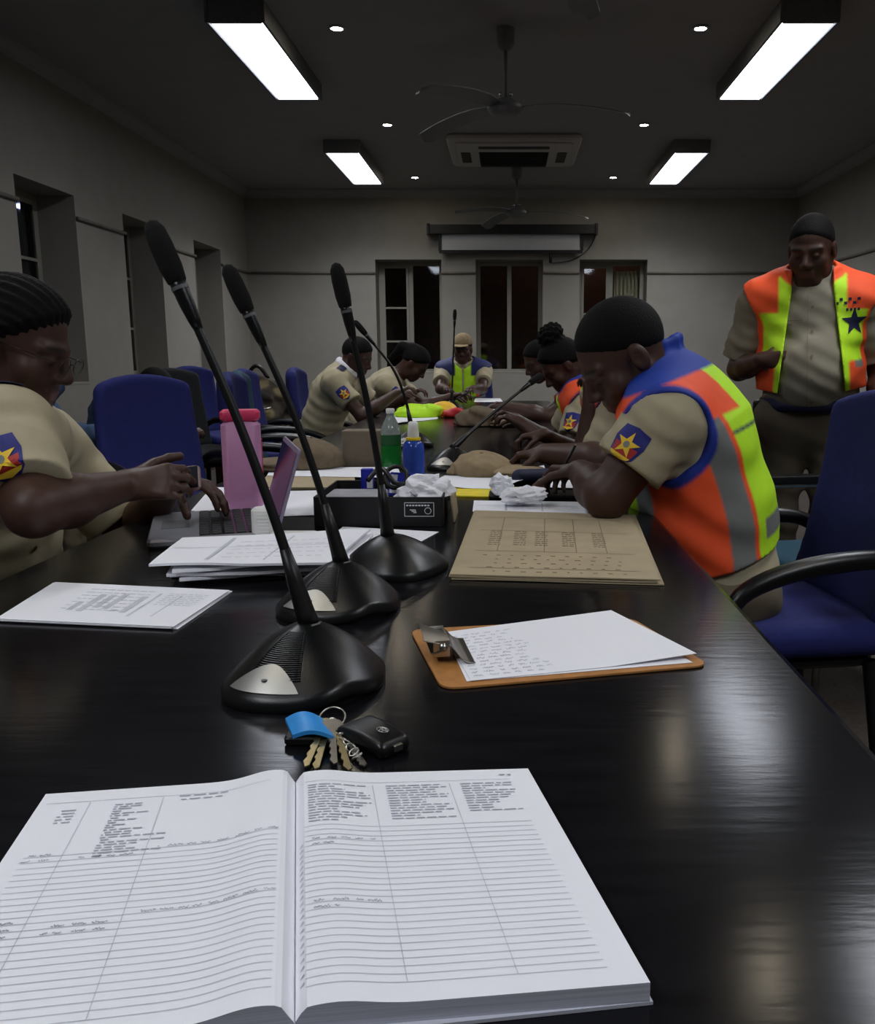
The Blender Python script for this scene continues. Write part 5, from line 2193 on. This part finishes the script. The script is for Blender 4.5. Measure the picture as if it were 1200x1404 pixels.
def epaulette(B, sh, col='navy'):
    bv = bvh_of(B.shirt_o)
    o = N3(sh - B.neck)
    c = B.neck + (sh - B.neck) * .72
    return drape('epaulette', bv, tuple(c + B.spine * .05), tuple(B.spine), tuple(o), [(rect(-.024, -.055, .024, .055), 0)], [MATS[col]], B.shirt_o, lift=.004, cell=.008)


# ---- woman with the phone at the left edge
B = seated('woman in beige uniform shirt with braided hair holding a phone at the left edge',
           (-1.165, 1.77), (1, -.04, 0), lean=15, shoR=A3(-.895, 1.555, .992), arm=1.06, elbR=A3(-.785, 1.425, .88), h=.0045, hair='braids', fem=True, g=1.14, bust=.020, belly=.04,
           head_at=(-.945, 1.71, 1.150), headfwd=(.93, .08, -.34), hl=.16,
           wrR=A3(-.735, 1.665, .885), wrL=A3(-.735, 1.90, .868), shirt=MATS['uniform'], sleeve=.80,
           poleR=(-.6, -.5, -.8), poleL=(-.3, .6, -1), neck_len=.415, shirt_long=False,
           hands=[dict(d=(.93, -.12, -.22), n=(.1, -.2, -1), thumb=(0, -1, .1), curl=(24, 22, 12)),
                  dict(d=(.93, .16, .08), n=(.0, .8, -.45), thumb=(.1, .35, 1), curl=(34, 46, 30), tcurl=10)])
W1 = B
badge(B, B.shR, B.elR, (-B.lat[0] * 1 + .25, -B.lat[1] - .55, .12), t=.34, s=.92)
epaulette(B, B.shR)
bv = bvh_of(B.shirt_o)
drape('name_bar', bv, tuple(B.at(.66, .12, -.10)), tuple(B.fr * .7 - B.lat), tuple(B.spine), [(rect(-.035, -.009, .035, .009), 0)], [MATS['black_plastic']], B.shirt_o, lift=.003, cell=.006)
drape('pocket_button', bv, tuple(B.at(.54, .14, -.09)), tuple(B.fr * .7 - B.lat), tuple(B.spine), [(disc(.006), 0)], [MATS['gold']], B.shirt_o, lift=.004, cell=.006)
# spectacles worn pushed low
g = MB()
for sx in (-1, 1):
    c = B.head + B.HM @ A3(sx * .032, .108, -.004)
    ring = [Vector(c + B.HM @ A3(.023 * math.cos(t), .0, .016 * math.sin(t))) for t in [2 * PI * i / 20 for i in range(21)]]
    g.tube(ring, .0009, 6, cap=False)
    g.tube([Vector(B.head + B.HM @ A3(sx * .056, .104, .002)), Vector(B.head + B.HM @ A3(sx * .080, -.005, .008))], .0009, 6)
g.tube([Vector(B.head + B.HM @ A3(-.010, .109, .0)), Vector(B.head + B.HM @ A3(.010, .109, .0))], .0013, 6)
g.build('spectacles', MATS['black_satin'], B.root, smooth=True)
# her phone
ph = thing('smartphone', 'dark smartphone held in the hand of the woman at the left edge', 'phone', (-.655, 1.70, .90))
RPh = Matrix.Rotation(math.radians(14), 3, 'Z') @ Matrix.Rotation(math.radians(-6), 3, 'Y') @ Matrix.Rotation(math.radians(38), 3, 'X')
pc = Vector(D(226, 661, 1.73))
MB().rbox(pc, (.138, .068, .008), .010, RPh).build('case', mat('phone_rose', (112, 84, 84), .4), ph)
MB().box(pc + RPh @ Vector((0, 0, .0043)), (.128, .060, .0006), RPh).build('screen', MATS['screen_dark'], ph)

# ---- man writing at the right, in a safety vest
pel = A3(.535, 2.16, .60)
neck = A3(.372, 2.19, 1.045)
shL, shR = A3(.352, 1.985, .985), A3(.425, 2.375, 1.0)
elL, wrL = A3(.225, 1.965, .815), A3(.185, 2.235, .836)
elR, wrR = A3(.335, 2.60, .815), A3(.115, 2.73, .828)
B = Body(pel=pel, neck=neck, head=A3(.275, 2.13, 1.128), shL=shL, shR=shR, elL=elL, elR=elR, wrL=wrL, wrR=wrR,
         hfwd=(-.78, -.10, -.60), hroll=.02, g=1.12, h=.0045, arm=1.22, belly=.03, bend=.035, hs=1.12)
B.root = thing('person', 'man in orange and lime vest with blue collar, bent over writing right of folders', 'person', (pel[0], pel[1], 0))
B.fwd = A3(-1, 0, 0)
B.body(B.root, MATS['skin'], [dict(d=(-.55, .75, -.10), n=(-.3, -.2, -1), thumb=(-.8, -.5, .2), curl=(40, 50, 30)),
                              dict(d=(-.93, .25, -.08), n=(-.1, 0, -1), thumb=(-.2, -1, .0), curl=(40, 48, 30))])
B.hair(B.root, MATS['hair'], 'crop', .004)
B.shirt_o = B.shirt(B.root, MATS['uniform'], sleeve=.62, collar=False)


def vest10(B):
    def f(V):
        w, l, fr = B.tors(V)
        th = np.degrees(np.arctan2(np.abs(l), fr))
        col = np.tile(np.array(LIME, np.float32), (len(V), 1))
        col[(th > 34) & (th < 52)] = GREYR
        col[(th >= 52) & (th < 98)] = ORANGE
        col[(th >= 98) & (th < 117)] = GREYR
        col[(th >= 117) & (th < 121)] = ORANGE
        col[(np.abs(l) > .105) & (w > .80)] = ORANGE
        col[(np.abs(l) > .03) & (np.abs(l) <= .105) & (w > .80) & (fr < -.02)] = LIME
        col[(th >= 121) & (np.abs(w - .70) < .008)] = NAVY
        col[(th >= 130) & (w > .14) & (w < .24)] = GREYR
        for s_, e_ in ((B.shL, B.elL), (B.shR, B.elR)):
            d = N3(e_ - s_)
            out = N3(s_ - B.neck)
            a = s_ + out * .062 - B.spine * .02
            b = s_ + out * .062 + d * .16
            ab = b - a
            t = np.clip(((V - a) @ ab) / (ab @ ab), 0, 1)
            dist = np.linalg.norm(V - a - t[:, None] * ab, axis=1)
            col[dist < .105 + .014] = lin((28, 52, 150))
        hd = N3(B.head - B.neck)
        q = V - B.neck
        up = q @ hd
        rad = np.linalg.norm(q - up[:, None] * hd, axis=1)
        col[(rad < .110) & (w > .95) & (q @ B.fr < .06)] = lin((24, 58, 160))
        col[w > 1.035] = lin((24, 58, 160))
        return col
    return f


B.vest_o = B.vest(B.root, MATS['vest'], vest10(B), opening=.03, openlow=.06, armhole=.100, hem=.03, collar=.075)
badge(B, B.shL, B.elL, (-.55, -.85, .15), t=.36, s=1.0)
legs_seated(B, B.root, MATS['khaki'], MATS['shoe'], (-1, 0, 0), .50)
pt = thing('pen', 'thin dark pen in the writing hand of the man in the safety vest', 'pen', (.12, 2.33, .83))
MB().tube([(.175, 2.285, .90), (.125, 2.345, .785), (.121, 2.350, .776)], [.004, .004, .0008], 8).build('barrel', MATS['black_plastic'], pt, smooth=True)
MB().tube([(.177, 2.290, .895), (.160, 2.305, .862)], .0012, 6).build('pocket_clip', MATS['steel'], pt)

# ---- standing man
def stand():
    f = N3((-.30, -.95, 0))
    l = np.cross((0, 0, 1), f)
    x0, y0 = 1.24, 3.62
    pel = A3(x0, y0, .93)
    neck = A3(x0 - .03, y0 - .03, 1.405)
    shL, shR = neck + l * .20 + A3(0, 0, -.06), neck - l * .20 + A3(0, 0, -.06)
    elR = shR - l * .07 + A3(0, 0, -.27) - f * .05
    wrR = elR + f * .19 + l * .10 + A3(0, 0, .04)
    elL = shL + l * .08 + A3(0, 0, -.27) - f * .05
    wrL = elL + A3(0, 0, -.20) + f * .14
    B = Body(pel=pel, neck=neck, head=neck + f * .070 + A3(-.012, 0, .132), shL=shL, shR=shR, elL=elL, elR=elR, wrL=wrL, wrR=wrR,
             hfwd=f + A3(-.25, 0, -.40), g=1.10, h=.0055, belly=.075, arm=1.12, hs=1.08)
    B.root = thing('person', 'standing man in open lime and orange vest looking down by the right wall', 'person', (x0, y0, 0))
    B.fwd = f
    B.body(B.root, MATS['skin'], [dict(d=(0, -.3, -1), n=tuple(-l), thumb=tuple(f), curl=(20, 25, 15)),
                                  dict(d=tuple(f * .35 + l * .9), n=tuple(-f + l * .3), thumb=(0, 0, 1), curl=(62, 84, 50), tcurl=45)])
    B.hair(B.root, MATS['hair'], 'crop', .004)
    B.shirt_o = B.shirt(B.root, MATS['uniform_grey'], sleeve=.85, hem=.02, amp=.004)

    def paint(V):
        w, l_, fr = B.tors(V)
        th = np.degrees(np.arctan2(np.abs(l_), fr))
        col = np.tile(np.array(LIME, np.float32), (len(V), 1))
        col[(w < .40)] = ORANGE
        col[(w > .34) & (w < .40) & (th > 45)] = GREYR
        col[(th > 62)] = ORANGE
        col[(np.abs(l_) > .125) & (w > .80)] = ORANGE
        col[(th > 150)] = LIME
        fr_edge = (np.abs(np.abs(l_) - (.095 + .03 * (1 - np.clip(w, 0, 1)))) < .022) & (fr > .02)
        col[fr_edge] = LIME
        hd = N3(B.head - B.neck)
        q = V - B.neck
        up = q @ hd
        rad = np.linalg.norm(q - up[:, None] * hd, axis=1)
        col[(up > -.045) & (rad < .132) & (w > .84)] = ORANGE
        return col
    B.vest_o = B.vest(B.root, MATS['vest'], paint, opening=.075, openlow=.135, hem=.075, collar=.03, armhole=.098, o=.034, amp=.004)
    hips = [pel + l * .095 + A3(0, 0, -.06), pel - l * .095 + A3(0, 0, -.06)]
    kn = [hips[0] + f * .03 + A3(0, 0, -.40), hips[1] + f * .02 + A3(0, 0, -.40)]
    an = [A3(kn[0][0], kn[0][1], .10), A3(kn[1][0], kn[1][1], .10)]
    B.trousers(B.root, MATS['khaki_dark'], hips, kn, an, r=1.06)
    for a in an:
        shoe(B.root, MATS['shoe'], a, f)
    S = Sdf(pel - .30, pel + .30, .008)
    S.cap(pel + A3(0, 0, -.01), pel + A3(0, 0, .03), .200, .200, .01, (B.fr, .80))
    S.ell(pel + B.fr * .07 + A3(0, 0, .02), (.15, .13, .05), np.stack([B.lat, B.fr, B.spine], 1), .02)
    S.keep(lambda X, Y, Z: np.abs(Z - pel[2] - .006) - .028 + 0 * X + 0 * Y)
    S.build('belt', MATS['navy'], B.root)
    for sg in (-1,):
        c = pel - B.lat * .185 + B.fr * .02 + A3(0, 0, -.04)
        MB().rbox(c, (.06, .08, .14), .02, Matrix.Rotation(math.atan2(f[1], f[0]), 3, 'Z')).build('holster', MATS['black_plastic'], B.root, bevel=.006)
    bv = bvh_of(B.vest_o)
    n = N3(B.fr + B.lat * .35)
    drape('star_emblem', bv, tuple(B.at(.70, .20, .18)), tuple(n), tuple(B.spine), [(star(.055, 5, .40), 0)], [MATS['navy']], B.vest_o, lift=.002, cell=.006)
    chk = []
    for i in range(6):
        for j in range(2):
            if (i + j) % 2 == 0:
                chk.append((rect(-.05 + i * .016, -.014 + j * .014, -.038 + i * .016, -.003 + j * .014), 0))
    drape('checker_mark', bv, tuple(B.at(.87, .17, .145)), tuple(n), tuple(B.spine), chk, [MATS['navy']], B.vest_o, lift=.002, cell=.006)
    drape('text_bar', bv, tuple(B.at(.80, .18, .17)), tuple(n), tuple(B.spine), [(rect(-.03 + k * .014, -.005, -.021 + k * .014, .005), 0) for k in range(4)], [MATS['navy']], B.vest_o, lift=.002, cell=.006)
    bs = bvh_of(B.shirt_o)
    drape('button_placket', bs, tuple(B.at(.50, .22, 0)), tuple(B.fr), tuple(B.spine),
          [(disc(.0055, 10, (0, y)), 0) for y in (-.20, -.11, -.02, .07, .16)] + [(rect(-.017, -.23, -.0155, .21), 0)], [MATS['khaki']], B.shirt_o, lift=.0022, cell=.02)
    drape('pocket_flap', bs, tuple(B.at(.74, .2, -.085)), tuple(B.fr), tuple(B.spine), [(rect(-.05, -.003, .05, .0), 0), (rect(-.012, -.02, .012, -.014), 0)], [MATS['khaki']], B.shirt_o, lift=.0022, cell=.01)
    return B


stand()

# ---- those further down the table
VP_ = vest_paint()
# person resting the chin on a hand (head behind the writing man's head)
B = seated('person in lime vest, chin on one hand, half hidden behind the man writing', (.56, 3.26), (-1, 0, 0), lean=24, hair='crop',
           headfwd=(-.9, -.2, -.3), wrL=A3(.285, 3.06, .965), wrR=A3(.14, 3.48, .82), poleL=(-.7, -.1, -1), shirt=MATS['uniform'], vest=VP_,
           hands=[dict(d=(.05, .10, 1), n=(-.4, .6, 0), thumb=(.3, 1, .2), curl=(60, 75, 45), tcurl=50), dict(d=(-1, .1, -.1), n=(0, 0, -1), thumb=(0, -1, 0))],
           head_at=(.385, 3.20, 1.135))
# woman with the bun
B = seated('woman with high dark hair bun in lime and orange vest writing at the right side', (.60, 4.18), (-1, 0, 0), lean=36, hair='bun', fem=True,
           headfwd=(-.75, -.15, -.62), wrL=A3(.06, 3.96, .825), wrR=A3(.04, 4.40, .82), poleL=(0, -.5, -1), shirt=MATS['uniform'], vest=VP_, head_at=(.25, 4.15, 1.085))
badge(B, B.shL, B.elL, (-.5, -.85, .1), t=.36)
# person in red
B = seated('person in a red top leaning on the table behind the woman with the bun', (.70, 5.40), (-1, .05, 0), lean=34, hair='short',
           headfwd=(-.8, -.3, -.45), wrL=A3(-.02, 5.12, .83), wrR=A3(.0, 5.60, .82), shirt=MATS['red_cloth'], collar=False, head_at=(.19, 5.36, 1.10))
# cap wearer at the head of the table


def vest_cap(B):
    def f(V):
        w, l, fr = B.tors(V)
        col = np.tile(np.array(LIME, np.float32), (len(V), 1))
        a = np.abs(l)
        col[(a > .115)] = ORANGE
        col[(a > .145) | ((w > .84) & (a > .07))] = NAVY
        col[(np.abs(w - .42) < .02)] = GREYR
        return col
    return f



B = seated('person in beige cap and lime vest facing the viewer at the far table end', (-.40, 7.98), (0, -1, 0), lean=8, hair='crop', h=.007,
           headfwd=(-.1, -1, -.18), wrL=A3(-.30, 7.42, .86), wrR=A3(-.52, 7.42, .86), shirt=MATS['uniform'], vest=vest_cap, vkw=dict(opening=.008, openlow=.008))
c, M = B.head, B.HM
S = Sdf(c - .2, c + .2, .006)
W_ = lambda x, y, z: c + M @ A3(x, y, z)
S.ell(W_(0, -.012, .055), (.088, .108, .085), M, .02)
S.keep(lambda X, Y, Z: -((X - c[0]) * M[0, 2] + (Y - c[1]) * M[1, 2] + (Z - c[2]) * M[2, 2] - .045))
cap = S.build('cap', MATS['cap_beige'], B.root)
S = Sdf(c - .25, c + .25, .005)
S.ell(W_(0, .115, .050), (.070, .075, .007), M, .01)
S.build('peak', MATS['cap_beige'], cap)
# left side, nearer
B = seated('person in beige uniform with white collar reaching forward at the left table side', (-1.25, 5.72), (1, -.08, 0), lean=24, hair='short',
           headfwd=(.85, -.25, -.40), wrR=A3(-.70, 5.52, .90), wrL=A3(-.66, 5.92, .88), shirt=MATS['uniform'], head_at=(-.965, 5.68, 1.125), hs=1.0)
badge(B, B.shR, B.elR, (.2, -.95, .1), t=.34)
nk = B.neck + B.spine * .02
S = Sdf(nk - .16, nk + .16, .006)
pts = [nk + B.lat * .078 * math.sin(a) + B.fr * (.078 * math.cos(a) + .02) + B.spine * (.03 - .02 * math.cos(a)) for a in np.linspace(0, 2 * PI, 17)]
for a, b in zip(pts[:-1], pts[1:]):
    S.cap(a, b, .020, None, .012)
S.build('white_collar', MATS['paper'], B.root)
epaulette(B, B.shR)
# left side, bent over
B = seated('person in pale uniform with tied-back hair bent over the table left of cap wearer', (-1.12, 6.52), (1, -.05, 0), lean=36, hair='tail', fem=True,
           headfwd=(.75, -.15, -.75), wrR=A3(-.42, 6.36, .84), wrL=A3(-.40, 6.72, .83), shirt=MATS['uniform'], head_at=(-.68, 6.48, 1.075))
badge(B, B.shR, B.elR, (.2, -.95, .1), t=.34)
ph = thing('smartphone', 'black smartphone in the hand of the bent person with tied-back hair', 'phone', (-.36, 6.34, .86))
MB().rbox((-.335, 6.37, .845), (.13, .068, .009), .01, Matrix.Rotation(math.radians(-30), 3, 'Y')).build('case', MATS['black_plastic'], ph)
# person in denim by the left wall
B = seated('person in denim blue shirt by the left wall with a hand at the face', (-2.52, 4.15), (.98, -.2, 0), lean=16, hair='short', shirt_long=True,
           headfwd=(.9, -.3, -.2), wrR=A3(-2.085, 4.06, 1.0), wrL=A3(-2.0, 4.40, .74), poleR=(.2, -.3, -1), shirt=MATS['denim'],
           hands=[dict(d=(.9, -.2, -.2), n=(0, 0, -1), thumb=(0, -1, 0)), dict(d=(-.18, .10, 1), n=(-.9, 0, -.2), thumb=(0, 1, .1), curl=(30, 40, 20))],
           head_at=(-2.20, 4.09, 1.135))
# someone low behind the empty chair
B = seated('person showing only a dark head top above the empty royal blue chair', (-2.45, 5.35), (1, 0, 0), lean=14, hair='short',
           headfwd=(.9, 0, -.4), wrR=A3(-2.02, 5.2, .66), wrL=A3(-2.02, 5.5, .66), shirt=MATS['denim'], head_at=(-2.13, 5.34, .935), seat=.40, neck_len=.42)

# ---- camouflage bag and dark jacket on the chairs by the left wall
def camo_bag():
    c = A3(-1.80, 6.36, .74)
    r = thing('backpack', 'brown and green patterned backpack on a seat behind the pink bottle', 'bag', (c[0], c[1], 0))
    S = Sdf(c - .36, c + .36, .010)
    S.ell(c, (.22, .18, .26), None, .04, warp=wrinkle(.012, 30))
    S.ell(c + A3(.05, -.12, -.08), (.15, .10, .13), None, .04, warp=wrinkle(.008, 40))

    def camo(V):
        a = np.sin(V[:, 0] * 31 + 2 * np.sin(V[:, 2] * 24)) + np.sin(V[:, 2] * 37 + 1.7 * np.sin(V[:, 1] * 28))
        col = np.tile(np.array(lin((60, 52, 42)), np.float32), (len(V), 1))
        col[a > .5] = lin((120, 108, 78))
        col[a < -.6] = lin((34, 32, 28))
        return col
    S.build('bag_body', mat('camo', (80, 70, 50), .9, attr='pigment'), r, camo)
    MB().tube([tuple(c + A3(-.08 + .16 * t, -.02, .23 + .09 * math.sin(t * PI))) for t in [i / 12 for i in range(13)]], .014, 8).build('carry_handle', MATS['black_plastic'], r, smooth=True)
    MB().tube([tuple(c + A3(-.16 + .3 * t, -.20 - .03 * math.sin(t * PI), .04 + .02 * math.sin(t * 6))) for t in [i / 12 for i in range(13)]], .008, 8).build('zip', MATS['steel'], r, smooth=True)
    return r


camo_bag()
sidetable = thing('bench', 'low dark wooden bench by the left wall carrying the backpack', 'bench', (-1.80, 6.36, 0))
MB().rbox((-1.80, 6.39, .455), (.62, .42, .045), .02).build('seat', MATS['brick_brown'], sidetable, bevel=.003)
for sx in (-1, 1):
    for sy in (-1, 1):
        MB().box((-1.80 + sx * .26, 6.39 + sy * .17, .217), (.045, .045, .43)).build('leg', MATS['brick_brown'], sidetable)
